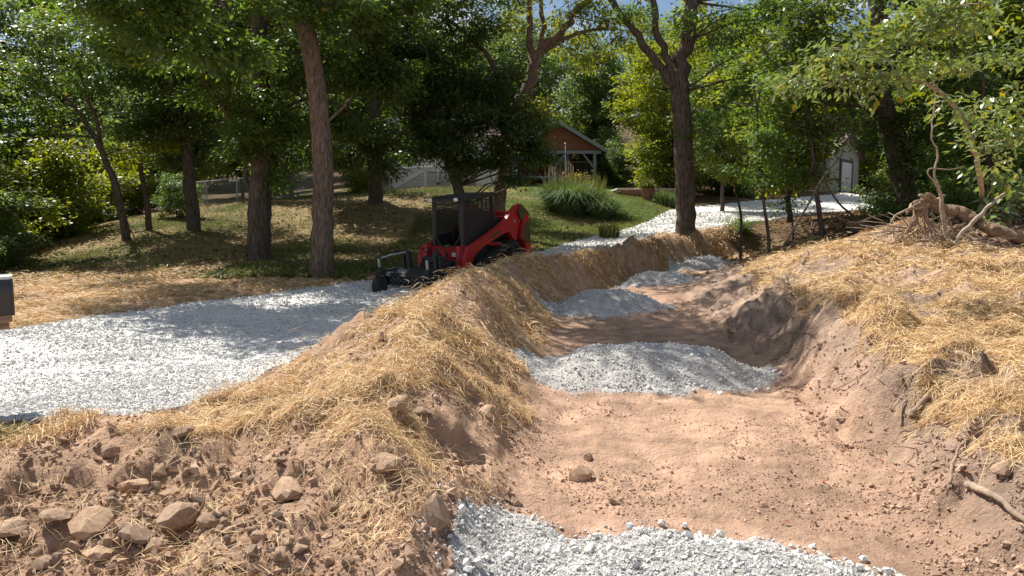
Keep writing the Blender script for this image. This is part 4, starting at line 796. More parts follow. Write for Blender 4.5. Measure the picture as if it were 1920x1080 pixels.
for q in np.arange(1.2, 1.95, .06): g.bar((-.42, -.42, q), (.42, -.42, q), .010)
MB().box((0, -.46, 1.12), (.86, .04, .5)).build('cab_dark_backing', M['black'], sk)  # black panel added to darken the cab interior
g.build('rear_mesh', M['black'], sk)['kind'] = 'stuff'
seat = MB().box((0, -.02, 1.02), (.46, .46, .12), bev=.04).build('seat', M['rubber'], sk); MB().box((0, -.26, 1.32), (.44, .12, .56), bev=.05).build('seat_back', M['rubber'], seat)
for sx in (-1, 1): MB().tube([(sx*.29, .3, .95), (sx*.29, .34, 1.18), (sx*.27, .33, 1.28)], [.02, .018, .03], 8).build('joystick', M['black'], sk)
MB().box((0, 1.30, .42), (.98, .06, .42), bev=.02).build('quick_attach_plate', M['black'], sk)
# power rake
hy = 1.36
MB().box((0, 1.50, .44), (.80, .26, .34), bev=.03).build('rake_hitch', M['black'], sk)
MB().box((-.05, 1.58, .68), (.62, .22, .16), bev=.03).build('hydraulic_motor', M['black'], sk)
MB().prism([(1.62, .44), (1.72, .54), (2.12, .50), (2.26, .38), (2.24, .35), (1.62, .40)], -1.02, 1.02).build('rake_deck', M['black'], sk)
MB().prism([(1.95, .525), (2.12, .508), (2.20, .44), (2.18, .43)], .35, .98).build('worn_deck_edge', M['steel'], sk)
ro = MB().tube([(-.98, 1.98, .25), (.98, 1.98, .25)], .16, 20).build('rake_roller', M['black'], sk)
t = MB()
for k in range(26):
    for j in range(9):
        a = j*2*math.pi/9+k*.35; x = -.95+k*.076; t.box((x, 1.98+math.cos(a)*.175, .25+math.sin(a)*.175), (.022, .04, .04), Matrix.Rotation(a, 3, 'X'))
t.build('roller_teeth', M['steel'], ro)['kind'] = 'stuff'
for sx in (-1, 1):
    MB().prism([(1.66, .50), (1.66, .14), (2.20, .12), (2.28, .30), (2.1, .54)], sx*1.0, sx*1.03).build('end_plate', M['black'], sk)
    MB().bar((sx*.74, 2.05, .50), (sx*.74, 2.62, .56), .09, .07).build('caster_arm', M['black'], sk)
    MB().tube([(sx*.74, 2.66, .48), (sx*.74, 2.66, .86)], .035, 10).build('caster_post', M['steel'], sk)
    MB().tube([(sx*.74, 2.66, .50), (sx*.74, 2.66, .66)], .055, 10).build('caster_sleeve', M['black'], sk)
    fk = MB().box((sx*.74, 2.68, .50), (.26, .26, .03)).build('caster_fork', M['black'], sk)
    for s2 in (-1, 1): MB().bar((sx*.74+s2*.12, 2.66, .50), (sx*.74+s2*.12, 2.72, .22), .05, .02, up=(1, 0, 0)).build('fork_leg', M['steel'] if (sx < 0 and s2 > 0) else M['black'], fk)
    whl = MB().tube([(sx*.74-.085, 2.72, .225), (sx*.74-.05, 2.72, .225), (sx*.74+.05, 2.72, .225), (sx*.74+.085, 2.72, .225)], [.175, .225, .225, .175], 22).build('caster_wheel', M['rubber'], sk, smooth=False, bevel=.012)
    MB().tube([(sx*.74-.09, 2.72, .225), (sx*.74+.09, 2.72, .225)], .09, 14).build('rim', M['black'], whl)
    MB().box((sx*.42, 1.96, .72), (.10, .13, .44), bev=.015).build('rake_mast', M['black'], sk)
    MB().box((sx*.56, 1.94, .66), (.05, .16, .36), bev=.01).build('mast_plate', M['black'], sk)
MB().tube([(.74, 2.66, .86), (.60, 2.40, .90), (.44, 1.98, .92)], .022, 8).build('angle_linkage', M['steel'], sk)
MB().box((.74, 2.66, .88), (.11, .09, .05), bev=.015).build('linkage_knuckle', M['black'], sk)
for k, off in enumerate((-.2, 0, .15)): MB().tube([(off, 1.5, .78), (off*1.4, 1.72, .95), (off*1.5, 1.45, .95), (off, 1.25, .7)], .016, 6).build('hydraulic_hose', M['rubber'], sk, smooth=True)
# ---------------------------------------------------------------- cabin
M['cedar'] = mat('cedar_siding', (.30, .115, .055), (.20, .075, .037), scale=3, rough=.7, bump=.3, stretch=(.25, .25, 3), bscale=14)
M['grey_trim'] = solid('weathered_grey_beam', (.27, .28, .30), .8, bump=.3)
M['roof_grey'] = mat('grey_shingles', (.22, .22, .235), (.13, .13, .14), scale=10, rough=.9, bump=.5, bscale=20)
M['tan_siding'] = mat('tan_vinyl_siding', (.46, .44, .37), (.40, .38, .33), scale=3, rough=.7)
M['white'] = solid('white_paint', (.72, .72, .70), .6, var=.8)
M['glass'] = solid('dark_window_glass', (.02, .025, .03), .08, spec=.8)
M['dark_trim'] = solid('dark_shutter', (.035, .037, .045), .5)
M['block'] = mat('pale_painted_block', (.66, .62, .58), (.50, .46, .43), scale=3, rough=.9, bump=.3)
M['roof_brown'] = mat('reddish_brown_shingles', (.34, .23, .20), (.22, .15, .13), scale=9, rough=.9, bump=.5, bscale=20)
M['trim_brown'] = solid('brown_trim', (.12, .075, .055), .7)
M['brown_panel'] = solid('dark_brown_lattice_panel', (.10, .08, .065), .8)
M['brick'] = mat('red_brick', (.40, .19, .13), (.26, .12, .085), scale=8, rough=.9, bump=.3)
M['galv'] = solid('galvanised_steel', (.62, .63, .64), .5, .4)
cb = W(1045, 345, y=48); cz = Hs(cb.x, cb.y); cab = empty('log_cabin', (cb.x, 48, cz), 0, 'reddish brown wood cabin with a gabled porch roof and grey posts, beyond the lawn', 'cabin')
ez_ = 6.1-cz; az_ = 7.85-cz; hw = 2.95
def gable(w, e, a, y0, y1): return [(-w, e), (0, a), (w, e)]
s_ = MB(); zz = ez_+.03
while zz < az_-.1:
    wd_ = hw*(1-(zz-ez_)/(az_-ez_))-.18; wd2 = hw*(1-(zz+.17-ez_)/(az_-ez_))-.18
    if wd2 > .05: s_.add([(-wd_, -.03, zz), (wd_, -.03, zz), (wd2, 0, zz+.17), (-wd2, 0, zz+.17), (-wd_, .06, zz), (wd_, .06, zz), (wd2, .06, zz+.17), (-wd2, .06, zz+.17)], [(0, 1, 2, 3), (5, 4, 7, 6), (0, 4, 5, 1), (1, 5, 6, 2), (2, 6, 7, 3), (3, 7, 4, 0)])
    zz += .18
o = s_.build('gable_siding', M['cedar'], cab); o['kind'] = 'stuff'
MB().prism([(-hw+.15, ez_-.05), (hw-.15, ez_-.05), (0, az_-.12)], .07, .14, axis=1).build('gable_wall', M['cedar'], cab)
for sx in (-1, 1):
    d = Vector((sx*hw, 0, ez_-.07))-Vector((0, 0, az_)); L_ = d.length; a_ = math.atan2(az_-ez_+.07, hw)
    MB().add([(0, -.45, az_+.14), (sx*(hw+.3), -.45, ez_-.05), (sx*(hw+.3), 9, ez_-.05), (0, 9, az_+.14), (0, -.45, az_), (sx*(hw+.3), -.45, ez_-.19), (sx*(hw+.3), 9, ez_-.19), (0, 9, az_)],
             [(0, 1, 2, 3), (4, 7, 6, 5), (0, 4, 5, 1), (1, 5, 6, 2), (2, 6, 7, 3), (3, 7, 4, 0)]).build('roof_slope', M['roof_grey'], cab)
    MB().bar((0, -.48, az_+.02), (sx*(hw+.3), -.48, ez_-.16), .05, .22, up=(0, 0, 1)).build('barge_board', M['grey_trim'], cab)
MB().box((0, 0, ez_-.15), (2*hw-.2, .2, .22)).build('porch_beam', M['grey_trim'], cab)
for x_ in (-2.9, -.26, 2.45):
    MB().box((x_, 0, (ez_-.26)/2), (.2, .2, ez_-.26)).build('porch_post', M['grey_trim'], cab)
    for sx in (-1, 1):
        if x_ == 2.45 and sx > 0: continue
        MB().bar((x_, 0, ez_-1.2), (x_+sx*.75, 0, ez_-.28), .12).build('brace', M['grey_trim'], cab)
wl_ = MB()
for k in range(int(ez_/.19)): wl_.box((-1.3, 2.2-.01*(k % 2), .1+k*.19), (4.8, .16, .18), bev=.03)
wl_.build('log_wall', M['cedar'], cab)['kind'] = 'stuff'
wl_ = MB()
for k in range(int(ez_/.19)): wl_.box((1.02, 5.3, .1+k*.19), (.16, 6.0, .18), bev=.03)
wl_.build('side_log_wall', M['cedar'], cab)['kind'] = 'stuff'
MB().box((0, 1.1, .55), (2*hw-.3, 2.4, .14)).build('porch_floor', M['grey_trim'], cab)
MB().box((-1.6, 2.08, 1.7), (.9, .06, 2.0)).build('door', M['trim_brown'], cab)
wf = MB().box((.2, 2.06, 2.0), (.8, .06, .9)).build('window', M['white'], cab); MB().box((.2, 2.02, 2.0), (.68, .03, .78)).build('pane', M['glass'], wf)
for z_ in (.85, 1.55): MB().box((1.15, -.02, z_), (2.6, .06, .07)).build('railing_rail', M['trim_brown'], cab)
for k in range(14): MB().box((-.05+k*.185, -.02, 1.2), (.04, .04, .66)).build('baluster', M['trim_brown'], cab)
fl = W(1060, 300, y=46.6); fg = empty('flag', (fl.x, 46.6, Hs(fl.x, 46.6)), 0, 'striped flag hanging limp on a pole before the cabin porch', 'flag'); fz = fg.location.z
MB().tube([(0, 0, 0), (0, 0, 6.3-fz)], .03, 8).build('pole', M['white'], fg); MB().box((0, 0, 6.35-fz), (.1, .1, .1), bev=.03).build('finial', M['steel'], fg)
M['flag_red'] = solid('flag_red_cloth', (.45, .05, .06), .8); M['flag_white'] = solid('flag_white_cloth', (.7, .68, .66), .8); M['flag_blue'] = solid('flag_blue_cloth', (.05, .07, .22), .8)
for k in range(7):
    x0 = .03+k*.075; x1 = x0+.075; t0 = 5.6-fz-k*.10; MB().add([(x0, 0, t0), (x1, .05*(-1)**k, t0-.1), (x1*.85, .05*(-1)**k, t0-1.5), (x0*.85, .02, t0-1.45), (x0, .02, t0), (x1, .05*(-1)**k+.02, t0-.1), (x1*.85, .05*(-1)**k+.02, t0-1.5), (x0*.85, .04, t0-1.45)],
         [(0, 1, 2, 3), (4, 7, 6, 5), (0, 4, 5, 1), (2, 6, 7, 3)]).build('stripe', M['flag_red'] if k % 2 else M['flag_white'], fg)
MB().box((.14, .0, 5.5-fz), (.2, .05, .42), bev=.02).build('canton', M['flag_blue'], fg)
# ---------------------------------------------------------------- tan house with deck, left of the cabin
hb = W(800, 350, y=46); hz = Hs(-1, 47)-.6; hx0 = W(730, 350, y=46).x; hx1 = W(945, 350, y=46).x
ho = empty('tan_house', ((hx0+hx1)/2, 46, hz), 0, 'tan sided house with dark shutters behind the dark trees, left of the cabin', 'house'); w2 = (hx1-hx0)/2; zt = 3.1
MB().box((0, 4, zt/2+.4), (2*w2, 8, zt+.4)).build('wall', M['tan_siding'], ho)
sd = MB()
for k in range(17): sd.add([(-w2-.02, -.055, 2.02+k*.16), (w2+.02, -.055, 2.02+k*.16), (w2+.02, -.012, 2.17+k*.16), (-w2-.02, -.012, 2.17+k*.16)], [(0, 1, 2, 3)])
sd.build('siding', M['tan_siding'], ho)['kind'] = 'stuff'
MB().prism([(-.6, zt+.5), (4, zt+1.9), (8.6, zt+.5), (8.6, zt+.35), (-.6, zt+.35)], -w2-.5, w2+.5).build('roof', M['roof_brown'], ho)
bs = MB()
for r_ in range(9):
    for c_ in range(int(2*w2/.42)+1):
        x_ = -w2+.05+c_*.42+(r_ % 2)*.21
        if x_ > w2-.2: continue
        bs.box((x_+.19, -.05, .12+r_*.215), (.40, .07, .195))
bs.build('basement_block', M['block'], ho)['kind'] = 'stuff'
for x_ in (-w2+.8, -w2+2.3, -w2+4.6):
    wf = MB().box((x_, -.08, 3.0), (.80, .08, 1.15)).build('window', M['white'], ho); MB().box((x_, -.13, 3.0), (.66, .03, 1.0)).build('pane', M['glass'], wf)
    for sx in (-1, 1): MB().box((x_+sx*.56, -.09, 3.0), (.26, .05, 1.2)).build('shutter', M['dark_trim'], ho)
dk = empty('wooden_deck', (W(870, 350, y=43.5).x, 43.5, Hs(-2.9, 43.5)), 0, 'raised wooden deck with pale picket railing in front of the tan house', 'deck')
dw = 2.3; MB().box((0, .9, .95), (2*dw, 2.0, .14)).build('deck_floor', M['white'], dk)
for z_ in (1.12, 1.92): MB().box((0, -.1, z_), (2*dw, .07, .07)).build('deck_rail', M['white'], dk)
for k in range(34): MB().box((-dw+.06+k*.137, -.15, 1.48), (.055, .03, .92)).build('picket', M['white'], dk)
for x_ in (-dw, -.8, .8, dw): MB().box((x_, -.06, .95), (.1, .1, 2.1)).build('deck_post', M['white'], dk)
MB().box((.15, -.08, .43), (1.0, .05, .84)).build('skirt_panel', M['brown_panel'], dk); MB().box((1.35, -.09, .43), (1.15, .08, .86)).build('skirt_panel', M['block'], dk)
for k in range(6): MB().box((-dw-.3-.26*k, .3, .82-.16*k), (.28, .9, .06)).build('stair_tread', M['white'], dk)
MB().bar((-dw-.1, -.15, .95), (-dw-1.9, -.15, -.05), .05, .2).build('stair_stringer', M['white'], dk)
MB().bar((-dw-.0, -.15, 1.95), (-dw-1.9, -.15, .9), .05, .07).build('stair_rail', M['white'], dk)
for k in range(9): MB().box((-dw-.15-.2*k, -.15, 1.35-.11*k), (.04, .03, .86)).build('picket', M['white'], dk)
stp = empty('wooden_steps', (W(957, 350, y=44).x, 44, Hs(0, 44)), 0, 'short dark wooden stair with pale stringer between deck and cabin', 'stairs')
for k in range(5): MB().box((0, .28*k, .15+.18*k), (.7, .26, .05)).build('tread', M['brown_panel'], stp)
for sx in (-1, 1): MB().bar((sx*.37, -.1, .05), (sx*.37, 1.3, 1.0), .05, .2).build('stringer', M['white'], stp); MB().box((sx*.37, -.08, .5), (.08, .08, 1.0)).build('newel', M['white'], stp)
# ---------------------------------------------------------------- garage
gz = Hs(24.7, 54)-.1; ga = empty('garage', (24.7, 54, gz), math.radians(49), 'pale garage with white door and reddish roof at the end of the driveway', 'garage')
gw, ge, gA, gl = 3.4, 2.75, 4.35, 9.0    # local: gable face at y=0, building runs to +y
MB().prism([(-gw, 0), (gw, 0), (gw, ge), (0, gA), (-gw, ge)], .04, gl, axis=1).build('wall', M['tan_siding'], ga)
sd = MB(); z_ = .05
while z_ < gA-.15:
    ww = gw if z_ < ge else gw*(gA-z_)/(gA-ge); w3 = gw if z_+.15 < ge else gw*(gA-z_-.15)/(gA-ge)
    if w3 > .05: sd.add([(-ww, -.02, z_), (ww, -.02, z_), (w3, .03, z_+.15), (-w3, .03, z_+.15)], [(0, 1, 2, 3)])
    if z_ < ge: sd.add([(-gw-.05, gl, z_), (-gw-.05, .04, z_), (-gw-.005, .04, z_+.15), (-gw-.005, gl, z_+.15)], [(0, 1, 2, 3)])
    z_ += .16
sd.build('lap_siding', M['tan_siding'], ga)['kind'] = 'stuff'
for sx in (-1, 1):
    e0 = Vector((sx*(gw+.45), 0, ge-.22)); r0 = Vector((0, 0, gA+.04))
    MB().add([r0+Vector((0, -.4, .1)), e0+Vector((0, -.4, .1)), e0+Vector((0, gl+.3, .1)), r0+Vector((0, gl+.3, .1)), r0+Vector((0, -.4, 0)), e0+Vector((0, -.4, 0)), e0+Vector((0, gl+.3, 0)), r0+Vector((0, gl+.3, 0))],
             [(0, 1, 2, 3), (4, 7, 6, 5), (0, 4, 5, 1), (1, 5, 6, 2), (2, 6, 7, 3), (3, 7, 4, 0)]).build('roof_slope', M['roof_brown'], ga)
    MB().bar(r0+Vector((0, -.43, .0)), e0+Vector((0, -.43, .0)), .05, .2).build('barge_board', M['dark_trim'], ga)
dr = MB().box((.1, -.04, 1.12), (2.5, .08, 2.2)).build('garage_door', M['white'], ga)
for k in range(4): MB().box((.1, -.09, .32+.55*k), (2.36, .03, .47), bev=.012).build('door_panel', M['white'], dr)
for x_ in (-1.25, 1.45): MB().box((x_, -.07, 1.15), (.16, .12, 2.4)).build('door_jamb', M['trim_brown'], ga)
MB().box((.1, -.07, 2.36), (2.86, .12, .14)).build('door_header', M['trim_brown'], ga)
wf = MB().box((-gw-.07, 4.0, 1.6), (.08, 1.1, 1.0)).build('window', M['white'], ga); MB().box((-gw-.12, 4.0, 1.6), (.03, .95, .85)).build('pane', M['glass'], wf)
MB().tube([(-.1, .6, gA), (-.1, .6, gA+1.05)], .09, 10).build('flue_pipe', M['galv'], ga); MB().tube([(-.1, .6, gA+1.05), (-.1, .6, gA+1.2)], .14, 10).build('flue_cap', M['galv'], ga)
# ---------------------------------------------------------------- parked pickup glimpsed behind the shrubs
M['car_white'] = solid('pale_car_paint', (.62, .66, .70), .25, spec=.6)
vp = Vector((16.6, 51.8, 0)); vp.z = Hs(vp.x, vp.y); pk = empty('pickup_truck', vp, math.radians(8), 'white pickup truck glimpsed through the leaves left of the garage', 'truck')
MB().prism([(-2.6, .45), (-2.6, .95), (-.7, 1.0), (-.55, 1.05), (-.35, 1.62), (.75, 1.66), (1.35, 1.1), (2.45, .98), (2.6, .75), (2.6, .42)], -.9, .9, axis=1).build('body', M['car_white'], pk, bevel=.05)
for sy in (-1, 1):
    MB().prism([(-.28, 1.1), (-.18, 1.52), (.28, 1.55), (.28, 1.1)], sy*.902, sy*.91, axis=1).build('side_window', M['glass'], pk); MB().prism([(.36, 1.1), (.36, 1.55), (.7, 1.56), (1.1, 1.12)], sy*.902, sy*.91, axis=1).build('side_window', M['glass'], pk)
    for x_ in (-1.6, 1.65):
        wh = MB().tube([(x_, sy*.72, .37), (x_, sy*.95, .37)], .37, 20).build('wheel', M['rubber'], pk); MB().tube([(x_, sy*.90, .37), (x_, sy*.965, .37)], .2, 12).build('rim', M['galv'], wh)
MB().box((2.61, 0, .62), (.08, 1.7, .2), bev=.03).build('bumper', M['galv'], pk)
# ---------------------------------------------------------------- chain link fence
fe = empty('chain_link_fence', (-13, 34, Hs(-13, 34)), 0, 'galvanised chain link fence along the back of the lawn', 'fence'); fo = fe.location
def fence_run(pl, hgt=1.2, every=2.9, name='chain_link_mesh'):
    for i in range(len(pl)-1):
        a = Vector((*pl[i], 0)); b = Vector((*pl[i+1], 0)); L_ = (b-a).length; m = max(1, round(L_/every))
        P = [a.lerp(b, k/m) for k in range(m+1)]
        for p in P: p.z = Hs(p.x, p.y)
        for k, p in enumerate(P):
            if i and k == 0: continue
            MB().tube([p-fo+Vector((0, 0, -.2)), p-fo+Vector((0, 0, hgt+.04))], .032, 8).build('post', M['galv'], fe)
        for k in range(m):
            p, q = P[k]-fo, P[k+1]-fo; MB().tube([p+Vector((0, 0, hgt)), q+Vector((0, 0, hgt))], .022, 6).build('top_rail', M['galv'], fe)
            mb = MB(); L2 = (q-p).length; st = .10; nn = int(L2/st); d = q-p
            for j in range(-int(hgt/st), nn):
                for sg in (1, -1):
                    t0, z0, t1, z1 = j*st, 0.03, j*st+hgt, hgt
                    if t0 < 0: z0 += -t0; t0 = 0
                    if t1 > L2: z1 -= t1-L2; t1 = L2
                    if t1 <= t0: continue
                    if sg < 0: z0, z1 = hgt-z0+.03, hgt-z1+.03
                    w_ = .0065; A_ = p+d*(t0/L2)+Vector((0, 0, z0)); B_ = p+d*(t1/L2)+Vector((0, 0, z1)); n_2 = len(mb.v)
                    mb.add([A_+Vector((0, 0, -w_)), A_+Vector((0, 0, w_)), B_+Vector((0, 0, w_)), B_+Vector((0, 0, -w_))], [(0, 1, 2, 3)])
            mb.build('chain_link_mesh', M['galv'], fe, recalc=False)['kind'] = 'stuff'
def fxy(px, y): return (W(px, 380, y=y).x, y)
fence_run([fxy(314, 32), fxy(388, 37.5)]); fence_run([fxy(325, 32.6), fxy(445, 36.5), fxy(528, 38), fxy(690, 40.5), fxy(822, 41.5), fxy(905, 42), fxy(946, 42.5)])
# ---------------------------------------------------------------- mailbox at the left edge
mbx = empty('mailbox', (-4.52, 5.75, Hs(-4.52, 5.75)), math.radians(38), 'black metal mailbox on a wooden post at the left picture edge', 'mailbox'); mz = mbx.location.z
M['mailbox_metal'] = solid('black_mailbox_metal', (.028, .028, .03), .38, spec=.6, var=.7); M['post_wood'] = mat('weathered_post_wood', (.36, .25, .17), (.20, .13, .09), scale=9, rough=.9, bump=.5, stretch=(.3, 3, 3))
prf = [(-.13, 0), (.13, 0), (.13, .20)]+[(.13*math.cos(math.radians(a)), .20+.13*math.sin(math.radians(a))) for a in range(15, 180, 15)]+[(-.13, .20)]
MB().prism([(a, b+.81-mz) for a, b in prf], -.23, .40).build('box_body', M['mailbox_metal'], mbx)
MB().prism([(a*1.05, b*1.03+.805-mz) for a, b in prf], .40, .42).build('rear_cap', M['mailbox_metal'], mbx); MB().prism([(a*1.05, b*1.03+.805-mz) for a, b in prf], -.25, -.23).build('door', M['mailbox_metal'], mbx)
MB().box((.07, 0, .778-mz), (.66, .24, .055)).build('mounting_board', M['post_wood'], mbx); MB().box((.08, 0, .715-mz), (.60, .12, .06)).build('support_arm', M['post_wood'], mbx)
MB().box((0, 0, (.68-mz)/2-.1), (.12, .12, .68-mz+.2)).build('post', M['post_wood'], mbx); MB().bar((.0, 0, .40-mz), (.24, 0, .68-mz), .06).build('brace', M['post_wood'], mbx)
MB().box((0, -.145, 1.0-mz), (.03, .01, .12)).build('flag', M['flag_red'], mbx)
# ---------------------------------------------------------------- uprooted log, dead sticks, bent sapling with big leaves
M['log_bark'] = mat('weathered_log', (.38, .27, .18), (.16, .11, .075), scale=7, rough=.95, bump=1.0, bscale=12, stretch=(.35, 1, 1), spec=.1, bdist=.05)
M['root'] = mat('earthy_root', (.40, .30, .22), (.24, .175, .13), scale=9, rough=.95, bump=.6, bscale=30, spec=.1)
def stick(name, pts, r0, r1, m, label, cat='branch', parent=None, n=8, k=4, group=None, amp=None):
    b = Vector(pts[0]); mb = MB(); limb_tube(mb, [Vector(p)-b for p in pts], r0, r1, n, 0, amp=amp if amp is not None else r0*.25, k=k); o = mb.build(name, M[m], None, smooth=True); o.location = b
    return tagp(o, label, cat, group)
lb = G(1735, 425); lg = empty('uprooted_log', lb, 0, 'weathered fallen log with a broken root stump end on the right bank', 'log')
Y0 = 14.2
A_ = [W(1738, 372, y=Y0), W(1765, 392, y=Y0), W(1800, 398, y=Y0-.1), W(1840, 420, y=Y0-.3), W(1880, 436, y=Y0-.5), W(1960, 462, y=Y0-.8)]
mb = MB(); q = wob([p-lb for p in A_], .012, 9); rad = [.115*(1+.05*math.sin(i*.6)) for i in range(len(q))]; rough_tube(mb, q, rad, 24, .14, 2); mb.build('log_trunk', M['log_bark'], lg, smooth=True)
for k, (a, b2, r0, r1) in enumerate([((random.uniform(1714, 1750), random.uniform(378, 396)), (random.uniform(1680, 1775), random.uniform(415, 452)), random.uniform(.012, .034), .006) for _ in range(16)]+[((1742, 384), (1712, 384), .10, .05), ((1724, 380), (1716, 424), .07, .03), ((1745, 378), (1724, 366), .06, .03), ((1752, 376), (1738, 362), .05, .02), ((1755, 376), (1772, 366), .05, .02), ((1735, 386), (1708, 392), .06, .03), ((1712, 384), (1700, 400), .05, .02), ((1735, 392), (1748, 445), .05, .015), ((1720, 430), (1690, 450), .03, .012), ((1730, 428), (1742, 452), .03, .012), ((1770, 395), (1800, 440), .03, .01)]):
    m2 = MB(); limb_tube(m2, [W(*a, y=Y0-.05)-lb, W((a[0]+b2[0])/2+random.uniform(-4, 4), (a[1]+b2[1])/2+random.uniform(-3, 3), y=Y0-.15)-lb, W(*b2, y=Y0-.2)-lb], r0, r1, 9, 0, amp=.012); m2.build('root', M['log_bark' if r0 > .06 else 'root'], lg, smooth=True)
f0 = G(1782, 458); YF = f0.y
stick('forked_dead_stick', [f0+Vector((0, 0, -.1))]+[W(a, b, y=YF) for a, b in ((1773, 435), (1768, 400), (1765, 375), (1763, 360), (1757, 345))], .045, .028, 'deadwood', 'pale dead stick rising straight up before the uprooted log, left prong of a fork')
stick('leaning_dead_stick', [f0+Vector((.02, 0, -.08))]+[W(a, b, y=YF-.05) for a, b in ((1808, 432), (1838, 402), (1862, 380), (1885, 362))], .05, .022, 'deadwood', 'straight dead stick leaning right across the uprooted log')
stick('hanging_vine', [W(a, b, y=YF) for a, b in ((1758, 345), (1752, 325), (1758, 295), (1757, 278), (1748, 265), (1747, 240), (1752, 190), (1749, 120))], .022, .012, 'deadwood', 'crooked bare vine hanging above the pale dead stick', 'vine')
stick('bare_side_twig', [W(a, b, y=YF) for a, b in ((1763, 350), (1742, 330), (1744, 316), (1780, 318), (1808, 312))], .018, .006, 'deadwood', 'thin zigzag bare twig beside the hanging vine')
stick('arched_twig', [W(a, b, y=13.2) for a, b in ((1672, 418), (1680, 404), (1706, 390), (1725, 378))], .025, .012, 'deadwood', 'thin pale stick arching into the stump end of the log')
stick('leaning_grey_pole', [W(a, b, y=17.5) for a, b in ((1470, 462), (1490, 425), (1518, 380), (1545, 330), (1580, 290))], .032, .018, 'bark', 'long grey dead pole leaning right in front of the garage')
stick('fallen_branch', [W(a, b, y=16.5) for a, b in ((1560, 398), (1600, 420), (1632, 408), (1670, 400))], .04, .02, 'bark', 'dark crooked fallen branch lying in the shady brush by the driveway')
stick('brush_branch', [G(a, b)+Vector((0, 0, .12)) for a, b in ((1570, 452), (1610, 442), (1645, 428))], .05, .025, 'bark', 'dark branch lying at the front edge of the shady brush pile')
for k, (pts_, r, lab) in enumerate([([(1705, 803), (1715, 785), (1737, 760)], .034, 'short thick broken branch stub sticking out of the right bank'), ([(1815, 918), (1840, 938), (1870, 952), (1925, 990)], .026, 'long curved root emerging from the right bank at the right edge'),
        ([(1745, 812), (1790, 797), (1832, 795), (1842, 808)], .010, 'thin arched root looping over the earth of the right bank'), ([(1780, 920), (1785, 880), (1800, 850), (1830, 812)], .012, 'dark twig slanting down the right bank below the arched root'), ([(1690, 812), (1690, 780), (1700, 755)], .010, 'crooked upright root beside the thick branch stub'),
        ([(1530, 745), (1570, 735), (1612, 712), (1640, 690)], .007, 'fine dark root trailing across the bank above the ditch floor'), ([(1470, 530), (1482, 560)], .03, 'dark stub poking out of the straw near the shaded bank top'), ([(1505, 500), (1513, 480), (1508, 468)], .03, 'small curled dark root standing in the shaded straw'),
        ([(1480, 625), (1510, 630), (1535, 632)], .008, 'thin straight twig on bare earth at the straw edge'), ([(1780, 640), (1810, 632), (1850, 634)], .008, 'curved brown twig resting on the straw of the right bank'), ([(1440, 780), (1475, 800), (1490, 812)], .003, 'hair thin twig on the ditch floor')]):
    P_ = [G(a, b) for a, b in pts_]; P_ = [p+Vector((0, 0, r*1.1+(.02 if 0 < i < len(P_)-1 else 0))) for i, p in enumerate(P_)]
    stick('root' if 'root' in lab else 'twig', P_, r, r*.6, 'root', lab, 'root' if 'root' in lab else 'twig', k=5)
xt = []; mbt = MB()
for k in range(545):    # brush and rootlets, too many to tell apart
    px, py = (random.uniform(1690, 1920), random.uniform(405, 470)) if k < 260 else (random.uniform(1480, 1720), random.uniform(395, 455)) if k < 500 else (random.uniform(1560, 1860), random.uniform(640, 880))
    p = G(px, py); L_ = random.uniform(.2, .8)*(1 if k < 500 else .3); a = random.uniform(0, 6.28); d = Vector((math.cos(a), math.sin(a)*.6, random.uniform(-.15, .55)))*L_; r = .004+.012*random.random()*(1 if k < 500 else .25)
    mbt.tube([p, p+d*.5+Vector((random.gauss(0, .05), 0, .04))*L_, p+d], [r, r*.8, r*.4], 5)
o = mbt.build('brush', M['root'], None, smooth=True); tagp(o, 'tangle of small dead twigs and rootlets around the log and bank', 'twigs', kind='stuff')
# bent sapling
BY = 12.6; bp = G(1845, 425); M['big_leaf'] = mat('broad_leaf', (.26, .33, .15), (.12, .18, .06), scale=2, rough=.36, spec=.6, attr='v', trans=.3, tcol=(1.7, 1.6, .5)); M['autumn_leaf'] = mat('autumn_leaf', (.42, .13, .05), (.30, .10, .04), scale=6, rough=.6, trans=.3, tcol=(1.3, .9, .5))
ben = empty('bent_sapling', bp, 0, 'bent over sapling with large pale green leaves arching in from the right', 'sapling')
tr = [bp-Vector((0, 0, .2))]+[W(a, b, y=yy) for a, b, yy in ((1841, 380, bp.y-.5), (1838, 330, 12.2), (1826, 280, 11.4), (1805, 225, 10.8), (1778, 185, 10.3), (1740, 160, 10.0), (1690, 143, 9.8), (1640, 138, 9.6), (1590, 145, 9.5), (1540, 165, 9.4))]
mb = MB(); limb_tube(mb, [p-bp for p in tr], .050, .008, 10, .2, amp=.008); mb.build('trunk', M['deadwood'], ben, smooth=True)
LM = []
for k in range(3):
    L_ = 1.0; bm = bmesh.new(); cols = []
    for i in range(7):
        t = i/6; w = .25*math.sin(math.pi*min(1, t**.8*1.02))**.8*(1 if i not in (0, 6) else .05)+.004; z = -.16*t*t*(1+.5*k); cols.append([bm.verts.new((t, -w, z+.06*w*4)), bm.verts.new((t, 0, z)), bm.verts.new((t, w, z+.06*w*4))])
    for i in range(6):
        for j in range(2): bm.faces.new((cols[i][j], cols[i+1][j], cols[i+1][j+1], cols[i][j+1]))
    me = bpy.data.meshes.new('leaf'); bm.to_mesh(me); bm.free(); me.materials.append(M['big_leaf'] if k < 2 else M['leaf_yellow'])
    at = me.attributes.new('v', 'FLOAT', 'POINT'); at.data.foreach_set('value', [.15+.5*(k == 1)]*len(me.vertices)); LM.append(me)
